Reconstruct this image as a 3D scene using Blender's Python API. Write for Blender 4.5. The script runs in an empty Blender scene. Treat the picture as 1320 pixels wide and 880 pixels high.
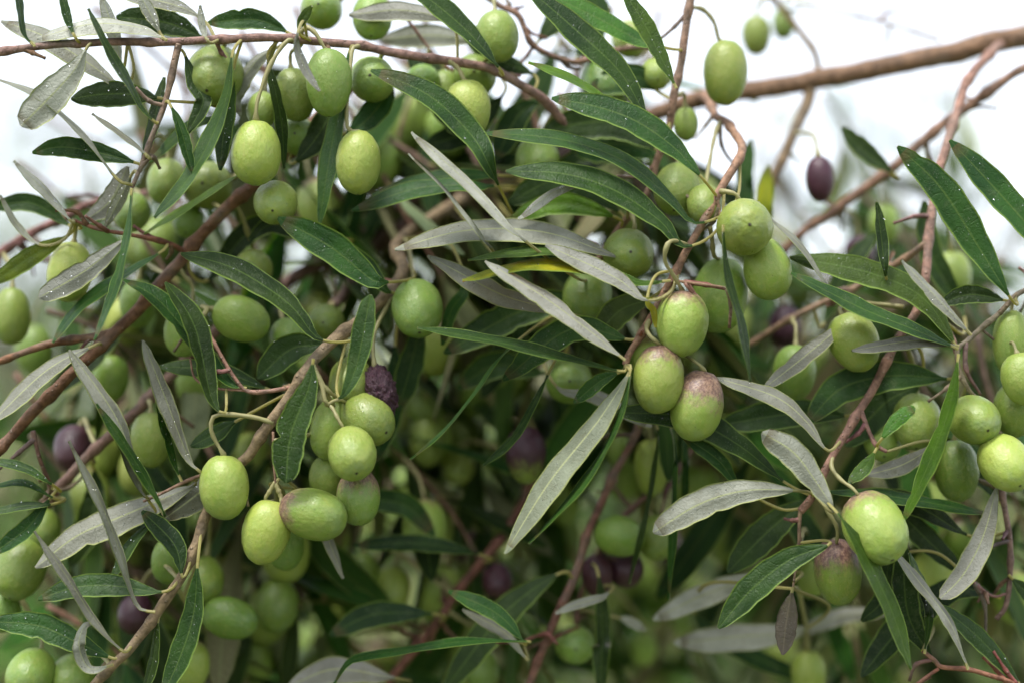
import bpy, bmesh, math, random
from mathutils import Vector, Matrix, noise, Quaternion
random.seed(7)
PI = math.pi
sc = bpy.context.scene
C = sc.collection

# ------------------------------------------------------------------ camera, sky, sun, exposure
CAM = Vector((0.0, 0.0, 1.62))
PITCH = math.radians(6.0)
LENS, FOCUS = 60.0, 0.50
FPX = 1320 * LENS / 36.0            # focal length in photo pixels
cam_d = bpy.data.cameras.new('camera')
cam = bpy.data.objects.new('camera', cam_d)
C.objects.link(cam)
cam.location = CAM
cam.rotation_euler = (PI / 2 + PITCH, 0, 0)
cam_d.lens = LENS
cam_d.sensor_width = 36
cam_d.clip_start = 0.02
cam_d.clip_end = 2000
cam_d.dof.use_dof = True
cam_d.dof.focus_distance = FOCUS
cam_d.dof.aperture_fstop = 3.2
sc.camera = cam

SUN_EL, SUN_AZ = math.radians(64), math.radians(215)   # azimuth clockwise from +Y
world = bpy.data.worlds.new('World')
sc.world = world
world.use_nodes = True
nt = world.node_tree
nt.nodes.clear()
wo = nt.nodes.new('ShaderNodeOutputWorld')
bg = nt.nodes.new('ShaderNodeBackground')
sky = nt.nodes.new('ShaderNodeTexSky')
sky.sky_type = 'NISHITA'
sky.sun_disc = False
sky.sun_elevation = SUN_EL
sky.sun_rotation = SUN_AZ
sky.air_density = 1.0
sky.dust_density = 1.0
hs = nt.nodes.new('ShaderNodeHueSaturation')          # overcast: the blue is veiled by cloud
hs.inputs['Saturation'].default_value = 0.30
tc = nt.nodes.new('ShaderNodeTexCoord')
nz = nt.nodes.new('ShaderNodeTexNoise')
nz.inputs['Scale'].default_value = 9.0
nz.inputs['Detail'].default_value = 3.0
cr = nt.nodes.new('ShaderNodeMapRange')
cr.inputs['From Min'].default_value = 0.3
cr.inputs['From Max'].default_value = 0.7
cr.inputs['To Min'].default_value = 0.82
cr.inputs['To Max'].default_value = 1.22
vm = nt.nodes.new('ShaderNodeVectorMath')
vm.operation = 'SCALE'
nt.links.new(tc.outputs['Generated'], nz.inputs['Vector'])
nt.links.new(nz.outputs['Fac'], cr.inputs['Value'])
nt.links.new(sky.outputs['Color'], hs.inputs['Color'])
nt.links.new(hs.outputs['Color'], vm.inputs[0])
nt.links.new(cr.outputs['Result'], vm.inputs['Scale'])
nt.links.new(vm.outputs['Vector'], bg.inputs['Color'])
bg.inputs['Strength'].default_value = 0.14
nt.links.new(bg.outputs['Background'], wo.inputs['Surface'])

sun_d = bpy.data.lights.new('sun', 'SUN')
sun_d.energy = 1.5
sun_d.angle = math.radians(14)
sun_d.color = (1.0, 0.97, 0.92)
sun = bpy.data.objects.new('sun', sun_d)
C.objects.link(sun)
sd = Vector((math.sin(SUN_AZ) * math.cos(SUN_EL), math.cos(SUN_AZ) * math.cos(SUN_EL), math.sin(SUN_EL)))
sun.rotation_euler = sd.to_track_quat('Z', 'Y').to_euler()
sun.location = (0, 0, 30)

sc.view_settings.view_transform = 'Standard'
sc.view_settings.look = 'None'
sc.view_settings.exposure = 1.35
sc.view_settings.gamma = 1.0
sc.cycles.max_bounces = 8
sc.cycles.use_denoising = True

# ------------------------------------------------------------------ pixel + depth -> point of the place
_rot = cam.rotation_euler.to_matrix()
RIGHT, UP, BACK = _rot.col[0].copy(), _rot.col[1].copy(), _rot.col[2].copy()
FWD = -BACK
def dep(z):                      # z in cm behind the plane of focus -> metres from the camera
    return FOCUS + z * 0.01
def P(x, y, z):
    d = dep(z)
    return CAM + RIGHT * ((x - 660) / FPX * d) + UP * ((440 - y) / FPX * d) + FWD * d
def S(px, z):
    return px * dep(z) / FPX

# ------------------------------------------------------------------ materials
def new_mat(name):
    m = bpy.data.materials.new(name)
    m.use_nodes = True
    n = m.node_tree.nodes
    n.clear()
    out = n.new('ShaderNodeOutputMaterial')
    b = n.new('ShaderNodeBsdfPrincipled')
    m.node_tree.links.new(b.outputs[0], out.inputs[0])
    return m, m.node_tree, b, out
def node(t, kind, **kw):
    n = t.nodes.new(kind)
    for k, v in kw.items():
        if k in n.inputs.keys():
            n.inputs[k].default_value = v
        else:
            setattr(n, k, v)
    return n
def math_n(t, op, a, b=None, c=None, clamp=False):
    n = t.nodes.new('ShaderNodeMath')
    n.operation = op
    n.use_clamp = clamp
    for i, v in enumerate((a, b, c)):
        if v is None: continue
        if isinstance(v, (int, float)): n.inputs[i].default_value = v
        else: t.links.new(v, n.inputs[i])
    return n.outputs[0]
def mix_c(t, fac, a, b, mode='MIX'):
    n = t.nodes.new('ShaderNodeMix')
    n.data_type = 'RGBA'
    n.blend_type = mode
    for i, v in ((0, fac), (6, a), (7, b)):
        if isinstance(v, (int, float)): n.inputs[i].default_value = v
        elif isinstance(v, tuple): n.inputs[i].default_value = (*v, 1)
        else: t.links.new(v, n.inputs[i])
    return n.outputs[2]
def mrange(t, v, a, b, c=0.0, d=1.0, smooth=False):
    n = t.nodes.new('ShaderNodeMapRange')
    if smooth: n.interpolation_type = 'SMOOTHSTEP'
    n.inputs[1].default_value, n.inputs[2].default_value = a, b
    n.inputs[3].default_value, n.inputs[4].default_value = c, d
    t.links.new(v, n.inputs[0])
    return n.outputs[0]
def noise_n(t, vec, scale, detail=3.0, rough=0.55):
    n = t.nodes.new('ShaderNodeTexNoise')
    n.inputs['Scale'].default_value = scale
    n.inputs['Detail'].default_value = detail
    n.inputs['Roughness'].default_value = rough
    t.links.new(vec, n.inputs['Vector'])
    return n.outputs['Fac']
def bump(t, h, strength, dist, b):
    n = t.nodes.new('ShaderNodeBump')
    n.inputs['Strength'].default_value = strength
    n.inputs['Distance'].default_value = dist
    t.links.new(h, n.inputs['Height'])
    t.links.new(n.outputs[0], b.inputs['Normal'])
    return n

def leaf_material(name, base_a, base_b, rib, margin, rough, dots, transl, tr_col, under):
    m, t, b, out = new_mat(name)
    L = t.links.new
    uv = node(t, 'ShaderNodeUVMap', uv_map='UVMap')
    sx = node(t, 'ShaderNodeSeparateXYZ')
    L(uv.outputs[0], sx.inputs[0])
    oc = node(t, 'ShaderNodeTexCoord').outputs['Object']
    oi = node(t, 'ShaderNodeObjectInfo')
    au = math_n(t, 'ABSOLUTE', math_n(t, 'MULTIPLY_ADD', sx.outputs[0], 2.0, -1.0))
    v = sx.outputs[1]
    n1 = noise_n(t, oc, 90, 3)
    col = mix_c(t, mrange(t, n1, 0.35, 0.65), base_a, base_b)
    rnd = math_n(t, 'MULTIPLY_ADD', oi.outputs['Random'], 0.5, 0.75)
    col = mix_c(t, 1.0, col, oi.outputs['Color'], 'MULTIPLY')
    hv = node(t, 'ShaderNodeHueSaturation')
    L(rnd, hv.inputs['Value'])
    L(math_n(t, 'MULTIPLY_ADD', oi.outputs['Random'], 0.04, 0.48), hv.inputs['Hue'])
    L(col, hv.inputs['Color'])
    col = hv.outputs[0]
    # lateral veins: slanting lines off the midrib
    vv = math_n(t, 'MULTIPLY_ADD', au, -1.6, math_n(t, 'MULTIPLY', v, 34.0))
    nv = math_n(t, 'MULTIPLY_ADD', noise_n(t, oc, 130, 3), 9.0, vv)
    vein = mrange(t, math_n(t, 'ABSOLUTE', math_n(t, 'SINE', nv)), 0.0, 0.25, 1.0, 0.0, True)
    col = mix_c(t, math_n(t, 'MULTIPLY', vein, 0.07 if not under else 0.04), col, rib)
    # blotches of wear
    blot = mrange(t, noise_n(t, oc, 260, 5, 0.75), 0.50, 0.70, 0, 1, True)
    col = mix_c(t, math_n(t, 'MULTIPLY', blot, 0.38), col, (0.16, 0.15, 0.07) if under else (0.10, 0.14, 0.06))
    # pale scale dots in the skin
    vo = node(t, 'ShaderNodeTexVoronoi', Scale=1500.0)
    L(oc, vo.inputs['Vector'])
    dn = mrange(t, noise_n(t, oc, 160, 2), 0.48, 0.62)
    dot = math_n(t, 'MULTIPLY', mrange(t, vo.outputs['Distance'], 0.16, 0.30, 1.0, 0.0), dn)
    col = mix_c(t, math_n(t, 'MULTIPLY', dot, dots), col, (0.42, 0.47, 0.40))
    rb = mrange(t, au, 0.03, 0.085, 1.0, 0.0, True)
    col = mix_c(t, math_n(t, 'MULTIPLY', rb, 0.55 if not under else 0.75), col, rib)
    mg = mrange(t, au, 0.86, 0.97, 0.0, 1.0, True)
    col = mix_c(t, math_n(t, 'MULTIPLY', mg, 0.85), col, margin)
    tipc = math_n(t, 'MULTIPLY', mrange(t, math_n(t, 'MULTIPLY_ADD', noise_n(t, oc, 200, 2), 0.12, v), 0.965, 1.03, 0, 1), math_n(t, 'GREATER_THAN', oi.outputs['Random'], 0.45))
    col = mix_c(t, math_n(t, 'MULTIPLY', tipc, 0.7), col, (0.11, 0.085, 0.03))
    pt = mrange(t, v, 0.0, 0.03, 1.0, 0.0, True)
    col = mix_c(t, pt, col, (0.36, 0.33, 0.14))
    L(col, b.inputs['Base Color'])
    b.inputs['Roughness'].default_value = rough
    L(mrange(t, noise_n(t, oc, 500, 2), 0.3, 0.7, rough - 0.08, rough + 0.14), b.inputs['Roughness'])
    b.inputs['Specular IOR Level'].default_value = 0.30 if not under else 0.35
    h = math_n(t, 'ADD', math_n(t, 'MULTIPLY', vein, -0.22), math_n(t, 'MULTIPLY', noise_n(t, oc, 1400, 3), 0.8))
    h = math_n(t, 'ADD', h, math_n(t, 'MULTIPLY', dot, 0.5))
    bump(t, h, 0.9, 0.00040, b)
    tr = node(t, 'ShaderNodeBsdfTranslucent')
    L(mix_c(t, 1.0, col, tr_col, 'MULTIPLY'), tr.inputs['Color'])
    ms = node(t, 'ShaderNodeMixShader')
    ms.inputs[0].default_value = transl
    L(b.outputs[0], ms.inputs[1]); L(tr.outputs[0], ms.inputs[2]); L(ms.outputs[0], out.inputs[0])
    return m
M_UP = leaf_material('leaf_upper', (0.019, 0.054, 0.009), (0.038, 0.092, 0.013), (0.11, 0.18, 0.04), (0.24, 0.34, 0.08), 0.42, 0.18, 0.30, (3.2, 3.2, 0.7), False)
M_LO = leaf_material('leaf_underside', (0.22, 0.225, 0.175), (0.34, 0.345, 0.28), (0.42, 0.45, 0.22), (0.36, 0.40, 0.12), 0.50, 0.35, 0.22, (1.1, 1.15, 0.8), True)
M_DEAD = leaf_material('dead_leaf', (0.085, 0.075, 0.055), (0.15, 0.13, 0.10), (0.2, 0.17, 0.12), (0.10, 0.08, 0.05), 0.7, 0.2, 0.05, (1, 1, 1), True)

def olive_material(name, wrinkled=False):
    """object colour carries: r = blush at the stalk end, g = how purple the whole fruit is, b = how yellow and light"""
    m, t, b, out = new_mat(name)
    L = t.links.new
    uv = node(t, 'ShaderNodeUVMap', uv_map='UVMap')
    sx = node(t, 'ShaderNodeSeparateXYZ')
    L(uv.outputs[0], sx.inputs[0])
    v = sx.outputs[1]
    tco = node(t, 'ShaderNodeTexCoord').outputs['Object']
    oi = node(t, 'ShaderNodeObjectInfo')
    addv = node(t, 'ShaderNodeVectorMath', operation='ADD')
    cm = node(t, 'ShaderNodeCombineXYZ')
    L(math_n(t, 'MULTIPLY', oi.outputs['Random'], 40.0), cm.inputs[0])
    L(tco, addv.inputs[0]); L(cm.outputs[0], addv.inputs[1])
    oc = addv.outputs[0]
    sc3 = node(t, 'ShaderNodeSeparateColor')
    L(oi.outputs['Color'], sc3.inputs[0])
    r, g, bb = sc3.outputs[0], sc3.outputs[1], sc3.outputs[2]
    n1 = noise_n(t, oc, 1.6, 3)
    col = mix_c(t, bb, (0.085, 0.165, 0.018), (0.37, 0.445, 0.095))
    col = mix_c(t, mrange(t, n1, 0.35, 0.7, 0.0, 0.5), col, (0.18, 0.31, 0.028))
    col = mix_c(t, mrange(t, noise_n(t, oc, 6, 4, 0.7), 0.5, 0.75, 0.0, 0.6), col, (0.37, 0.38, 0.10))
    # bloom: a dusty bluish film towards the tip
    bl = math_n(t, 'MULTIPLY', mrange(t, v, 0.45, 0.95, 0, 1, True), mrange(t, noise_n(t, oc, 2.2, 2), 0.4, 0.65))
    col = mix_c(t, math_n(t, 'MULTIPLY', bl, 0.45), col, (0.20, 0.29, 0.14))
    # lenticels
    vo = node(t, 'ShaderNodeTexVoronoi', Scale=19.0)
    L(oc, vo.inputs['Vector'])
    dot = mrange(t, vo.outputs['Distance'], 0.07, 0.16, 1.0, 0.0, True)
    col = mix_c(t, math_n(t, 'MULTIPLY', dot, 0.7), col, (0.50, 0.55, 0.27))
    # blush
    nb = noise_n(t, oc, 3.2, 5, 0.7)
    edge = math_n(t, 'SUBTRACT', math_n(t, 'MULTIPLY_ADD', nb, 0.5, v), 0.25)
    lim = math_n(t, 'MULTIPLY_ADD', r, 0.68, 0.0)
    blm = math_n(t, 'MULTIPLY', mrange(t, math_n(t, 'SUBTRACT', lim, edge), -0.02, 0.22, 0, 1, True), math_n(t, 'GREATER_THAN', r, 0.02))
    col = mix_c(t, math_n(t, 'MULTIPLY', blm, 0.85), col, mix_c(t, mrange(t, noise_n(t, oc, 8, 4, 0.8), 0.42, 0.6), (0.13, 0.035, 0.065), (0.36, 0.20, 0.16)))
    pm = mrange(t, math_n(t, 'SUBTRACT', math_n(t, 'MULTIPLY', g, 1.5), math_n(t, 'MULTIPLY_ADD', nb, 0.3, math_n(t, 'MULTIPLY', v, 0.55))), 0.0, 0.2, 0, 1, True)
    pm = math_n(t, 'MULTIPLY', pm, math_n(t, 'GREATER_THAN', g, 0.02))
    col = mix_c(t, pm, col, mix_c(t, n1, (0.030, 0.009, 0.015), (0.085, 0.026, 0.042)))
    # dark scar at the tip, brown ring at the stalk, tiny blemishes
    tip = mrange(t, v, 0.978, 0.992, 0, 1)
    col = mix_c(t, tip, col, (0.03, 0.022, 0.012))
    col = mix_c(t, mrange(t, v, 0.02, 0.045, 1, 0), col, (0.20, 0.15, 0.07))
    vb = node(t, 'ShaderNodeTexVoronoi', Scale=2.6)
    L(oc, vb.inputs['Vector'])
    col = mix_c(t, mrange(t, vb.outputs['Distance'], 0.035, 0.06, 0.8, 0.0), col, (0.07, 0.06, 0.02))
    hv = node(t, 'ShaderNodeHueSaturation')
    L(math_n(t, 'MULTIPLY_ADD', oi.outputs['Random'], 0.34, 0.80), hv.inputs['Value'])
    L(math_n(t, 'MULTIPLY_ADD', math_n(t, 'FRACT', math_n(t, 'MULTIPLY', oi.outputs['Random'], 7.3)), 0.035, 0.485), hv.inputs['Hue'])
    L(col, hv.inputs['Color'])
    L(hv.outputs[0], b.inputs['Base Color'])
    L(mrange(t, noise_n(t, oc, 5, 3), 0.3, 0.7, 0.26, 0.48), b.inputs['Roughness'])
    b.inputs['Subsurface Weight'].default_value = 0.12
    b.inputs['Subsurface Radius'].default_value = (0.6, 0.8, 0.2)
    b.inputs['Subsurface Scale'].default_value = 0.002
    b.inputs['Specular IOR Level'].default_value = 0.5
    h = math_n(t, 'ADD', math_n(t, 'MULTIPLY', noise_n(t, oc, 7, 5, 0.6), 0.9), math_n(t, 'MULTIPLY', dot, 0.12))
    bump(t, h, 0.62 if not wrinkled else 1.0, 0.00045 if not wrinkled else 0.0012, b)
    return m
M_OL = olive_material('olive_skin')
M_OLW = olive_material('olive_skin_shrivelled', True)

def bark_material(name):
    m, t, b, out = new_mat(name)
    L = t.links.new
    oc = node(t, 'ShaderNodeTexCoord').outputs['Object']
    oi = node(t, 'ShaderNodeObjectInfo')
    n1 = noise_n(t, oc, 350, 4, 0.65)
    n2 = noise_n(t, oc, 60, 3)
    col = mix_c(t, mrange(t, n1, 0.35, 0.68), (0.45, 0.43, 0.42), (1.3, 1.27, 1.25))
    col = mix_c(t, 1.0, col, oi.outputs['Color'], 'MULTIPLY')
    col = mix_c(t, mrange(t, n2, 0.52, 0.7, 0, 0.38), col, (0.27, 0.24, 0.20))
    vo = node(t, 'ShaderNodeTexVoronoi', Scale=420.0)
    L(oc, vo.inputs['Vector'])
    dot = mrange(t, vo.outputs['Distance'], 0.1, 0.22, 1, 0)
    col = mix_c(t, math_n(t, 'MULTIPLY', dot, 0.4), col, (0.42, 0.33, 0.26))
    L(col, b.inputs['Base Color'])
    b.inputs['Roughness'].default_value = 0.62
    b.inputs['Specular IOR Level'].default_value = 0.35
    h = math_n(t, 'ADD', n1, math_n(t, 'MULTIPLY', dot, 0.6))
    bump(t, h, 1.0, 0.0008, b)
    return m
M_BARK = bark_material('bark')
M_STALK, t_, b_, o_ = new_mat('green_stalk')
oi_ = node(t_, 'ShaderNodeObjectInfo')
oc_ = node(t_, 'ShaderNodeTexCoord').outputs['Object']
t_.links.new(mix_c(t_, mrange(t_, noise_n(t_, oc_, 250, 4, 0.7), 0.42, 0.66), (0.34, 0.34, 0.14), (0.22, 0.15, 0.08)), b_.inputs['Base Color'])
b_.inputs['Roughness'].default_value = 0.5
M_WATER, t_, b_, o_ = new_mat('water')
b_.inputs['Base Color'].default_value = (1, 1, 1, 1)
b_.inputs['Roughness'].default_value = 0.0
b_.inputs['IOR'].default_value = 1.33
b_.inputs['Transmission Weight'].default_value = 1.0

# ------------------------------------------------------------------ object helpers
def link(o, parent=None, loc=None):
    C.objects.link(o)
    if parent is not None:
        o.parent = parent
        if loc is not None: o.location = loc - parent.matrix_world_loc if hasattr(parent, 'matrix_world_loc') else loc
    elif loc is not None:
        o.location = loc
    return o
def mesh_obj(name, verts, faces, mats, mat_idx=None, uvs=None, smooth=True):
    me = bpy.data.meshes.new(name)
    me.from_pydata([tuple(v) for v in verts], [], faces)
    for m in mats: me.materials.append(m)
    if mat_idx: me.polygons.foreach_set('material_index', mat_idx)
    if uvs is not None:
        ul = me.uv_layers.new(name='UVMap')
        flat = [0.0] * (2 * len(me.loops))
        for i, lp in enumerate(me.loops):
            flat[2 * i], flat[2 * i + 1] = uvs[lp.vertex_index]
        ul.data.foreach_set('uv', flat)
    if smooth: me.polygons.foreach_set('use_smooth', [True] * len(me.polygons))
    me.update()
    return bpy.data.objects.new(name, me)
def thing(o, label, cat, group=None):
    o['label'] = label; o['category'] = cat
    if group: o['group'] = group
    return o
def catmull(pts, n):
    """n+1 points evenly along a Catmull-Rom curve through pts"""
    if len(pts) == 2:
        pts = [pts[0], (pts[0] + pts[1]) / 2, pts[1]]
    q = [pts[0] * 2 - pts[1]] + list(pts) + [pts[-1] * 2 - pts[-2]]
    dense = []
    for i in range(1, len(q) - 2):
        p0, p1, p2, p3 = q[i - 1], q[i], q[i + 1], q[i + 2]
        for k in range(12):
            s = k / 12
            dense.append(0.5 * ((2 * p1) + (p2 - p0) * s + (2 * p0 - 5 * p1 + 4 * p2 - p3) * s * s + (3 * p1 - p0 - 3 * p2 + p3) * s ** 3))
    dense.append(pts[-1].copy())
    acc = [0.0]
    for a, b in zip(dense, dense[1:]): acc.append(acc[-1] + (b - a).length)
    out, j = [], 0
    for k in range(n + 1):
        d = acc[-1] * k / n
        while j < len(dense) - 2 and acc[j + 1] < d: j += 1
        s = (d - acc[j]) / max(1e-9, acc[j + 1] - acc[j])
        out.append(dense[j].lerp(dense[j + 1], min(1, max(0, s))))
    return out, acc[-1]
def tube_data(pts, radii, seg=10, knot=0.0, seed=0):
    """a closed tube round the points; returns verts, faces"""
    vs, fs = [], []
    n = len(pts)
    T0 = (pts[1] - pts[0]).normalized()
    up = Vector((0, 0, 1)) if abs(T0.z) < 0.9 else Vector((1, 0, 0))
    X = T0.cross(up).normalized()
    for i, p in enumerate(pts):
        T = (pts[min(n - 1, i + 1)] - pts[max(0, i - 1)]).normalized()
        X = (X - T * X.dot(T)).normalized()
        Y = T.cross(X)
        for k in range(seg):
            a = 2 * PI * k / seg
            d = X * math.cos(a) + Y * math.sin(a)
            r = radii[i]
            if knot:
                r *= 1 + knot * noise.noise((p + d * radii[i]) * 160 + Vector((seed, 0, 0)))
            vs.append(p + d * r)
        if i:
            for k in range(seg):
                a, b = (i - 1) * seg + k, (i - 1) * seg + (k + 1) % seg
                fs.append((a, b, b + seg, a + seg))
    fs.append(tuple(reversed(range(seg))))
    fs.append(tuple(range((n - 1) * seg, n * seg)))
    return vs, fs

# ------------------------------------------------------------------ the leaf: two skins, a round petiole, a ridge under the midrib
def leaf_geo(center, frames, widths, petiole, total, fold, wave, thick, seed, na=6, curl=0.0, notch=0.0):
    """center points, (side, normal) frames, half widths; returns verts, faces, material index, uvs. normal = upper side"""
    rnd = random.Random(seed)
    vs, uvs, fs, mi = [], [], [], []
    n = len(center)
    cols = na + 1
    ph = rnd.random() * 10
    nick = [(rnd.uniform(.3, .95), rnd.choice((-1, 1)), rnd.uniform(.10, .26)) for _ in range(rnd.choice((0, 0, 0, 1, 2)))]
    for i, (p, (W, N), hw) in enumerate(zip(center, frames, widths)):
        v = i / (n - 1)
        inpet = hw <= petiole * 1.01
        for top in (1, 0):
            for k in range(cols):
                u = -1 + 2 * k / na
                if inpet:
                    a = PI * (k / na)
                    off = W * (-math.cos(a) * petiole) + N * ((1 if top else -1) * math.sin(a) * petiole)
                else:
                    z = fold * abs(u) * hw - curl * u * u * hw
                    z += wave * hw * math.sin(v * 17 + ph + u * 1.3) * u * u
                    wob = 1 + 0.035 * math.sin(v * 43 + ph * 2 + (3 if u > 0 else 0)) + 0.03 * noise.noise(Vector((v * 14, u * 0.7 + ph, seed)))
                    for nv_, ns_, nd_ in nick:
                        if u * ns_ > 0: wob -= nd_ * math.exp(-((v - nv_) / 0.028) ** 2)
                    th = thick * (1 - abs(u) ** 4 * 0.9)
                    if not top and abs(u) < 0.01: th += petiole * 0.75 * (1 - v)
                    if top and abs(u) < 0.01: th -= petiole * 0.25 * (1 - v)
                    off = W * (u * hw * wob) + N * (z + (th if top else -th))
                vs.append(p + off)
                uvs.append(((u + 1) / 2, v if not inpet else 0.0))
    st = 2 * cols
    for i in range(n - 1):
        for k in range(na):
            a = i * st + k
            fs.append((a, a + 1, a + 1 + st, a + st)); mi.append(0)
            b = a + cols
            fs.append((b + 1, b, b + st, b + 1 + st)); mi.append(1)
        for (k, flip) in ((0, True), (na, False)):          # the rim
            a, b = i * st + k, i * st + k + cols
            f = (a, b, b + st, a + st)
            fs.append(tuple(reversed(f)) if not flip else f); mi.append(0)
    return vs, fs, mi, uvs
def prof(b, blunt=False):
    if b <= 0 or b >= 1: return 0.0
    if blunt: return (b ** 0.75 * (1 - b) ** 0.42) / 0.605
    return (b ** 0.72 * (1 - b) ** 0.62) / 0.395 if False else (b ** 0.78 * (1 - b) ** 0.66) / 0.3705

NLEAF = [0]
def droplets(leaf, tops, seed, n):
    """rain drops sitting on the skin: one small mesh of domes"""
    rnd = random.Random(seed)
    vs, fs = [], []
    for _ in range(n):
        p, N, r0 = rnd.choice(tops)
        r = r0 * (0.45 + 0.9 * rnd.random() ** 3)
        X = N.orthogonal().normalized(); Y = N.cross(X)
        base = len(vs)
        vs.append(p + N * r * 0.75)
        for ring, (rr, hh) in enumerate(((0.65, 0.55), (1.0, 0.05))):
            for k in range(7):
                a = 2 * PI * k / 7
                vs.append(p + (X * math.cos(a) + Y * math.sin(a)) * r * rr + N * r * hh)
        for k in range(7):
            fs.append((base, base + 1 + k, base + 1 + (k + 1) % 7))
            fs.append((base + 1 + k, base + 8 + k, base + 8 + (k + 1) % 7, base + 1 + (k + 1) % 7))
        fs.append(tuple(base + 8 + k for k in reversed(range(7))))
    o = mesh_obj('water_droplets', vs, fs, [M_WATER])
    o['kind'] = 'stuff'
    link(o, leaf)
    return o

# ------------------------------------------------------------------ branches
BR = {}      # key -> dict(root, pts [(x,y,z,world)])
def branch(key, label, col, rads, *paths, tip=False):
    """first path is the stem, the others side twigs; each path: list of (x, y, z); rads: (start, end) diameter in px per path"""
    p0 = P(*paths[0][0])
    root = bpy.data.objects.new('olive_branch', None)
    root.empty_display_size = 0.02
    C.objects.link(root)
    root.location = p0
    thing(root, label, 'branch', 'olive branches')
    samples = []
    for j, (path, (ra, rb)) in enumerate(zip(paths, rads)):
        w = [P(*q) for q in path]
        n = max(8, int(len(path) * 13))
        pts, tot = catmull(w, n)
        xyz, _ = catmull([Vector(q) for q in path], n)
        rr = []
        every = 0.021 / max(tot, 1e-6) * n          # a node about every 2 cm
        for i in range(n + 1):
            s = i / n
            r = S((ra + (rb - ra) * s) * 0.46, xyz[i].z)
            ph = (i % every) / every
            r *= 1 + (0.30 if ra < 17 else 0.05) * math.exp(-((ph - 0.5) * 11) ** 2)
            rr.append(r)
        # natural wobble
        pts2 = [p + Vector((noise.noise(p * 90), noise.noise(p * 90 + Vector((9, 0, 0))), noise.noise(p * 90 + Vector((0, 9, 0))))) * min(rr[i], 0.0016) * 0.45 for i, p in enumerate(pts)]
        vs, fs = tube_data(pts2, rr, 14, 0.16 if ra < 16 else 0.09, j)
        o = mesh_obj('stem' if j == 0 else 'side_twig', [v - p0 for v in vs], fs, [M_BARK])
        o.color = (*[c * random.uniform(0.9, 1.1) for c in col], 1)
        link(o, root)
        for i, q in enumerate(xyz): samples.append((q.x, q.y, q.z, pts2[i], rr[i]))
    rs = random.Random(len(BR) * 7 + 3)
    for _ in range(7 if key not in ('top', 'fore', 'mid', 'right') else 9):       # short dead spurs
        q = rs.choice(samples[4:-4])
        d = (RIGHT * rs.uniform(-1, 1) + UP * rs.uniform(-1, .6) + FWD * rs.uniform(-.4, .8)).normalized()
        ln = rs.uniform(0.004, 0.016)
        k1 = q[3] + d * ln * .5 + Vector((rs.uniform(-1, 1), 0, rs.uniform(-1, 1))) * 0.0012
        sp, _t = catmull([q[3], k1, k1 + (d + Vector((rs.uniform(-.6, .6), 0, rs.uniform(-.6, .6)))).normalized() * ln * .6], 9)
        vs, fs = tube_data(sp, [0.00055 * (1.5 - .8 * i / 9) * (1.35 if i in (4, 9) else 1) for i in range(10)], 7, 0.3, 5)
        o = mesh_obj('spur', [v - p0 for v in vs], fs, [M_BARK])
        o.color = (*[c * rs.uniform(.6, 1.0) for c in col], 1)
        link(o, root)
    BR[key] = dict(root=root, p0=p0, s=samples)
def nearest(x, y, z, keys=None):
    best = None
    for k, b in BR.items():
        if keys and k not in keys: continue
        for q in b['s']:
            d = (q[0] - x) ** 2 + (q[1] - y) ** 2 + ((q[2] - z) * 14) ** 2
            if best is None or d < best[0]: best = (d, k, q)
    return math.sqrt(best[0]), best[1], best[2]

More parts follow.
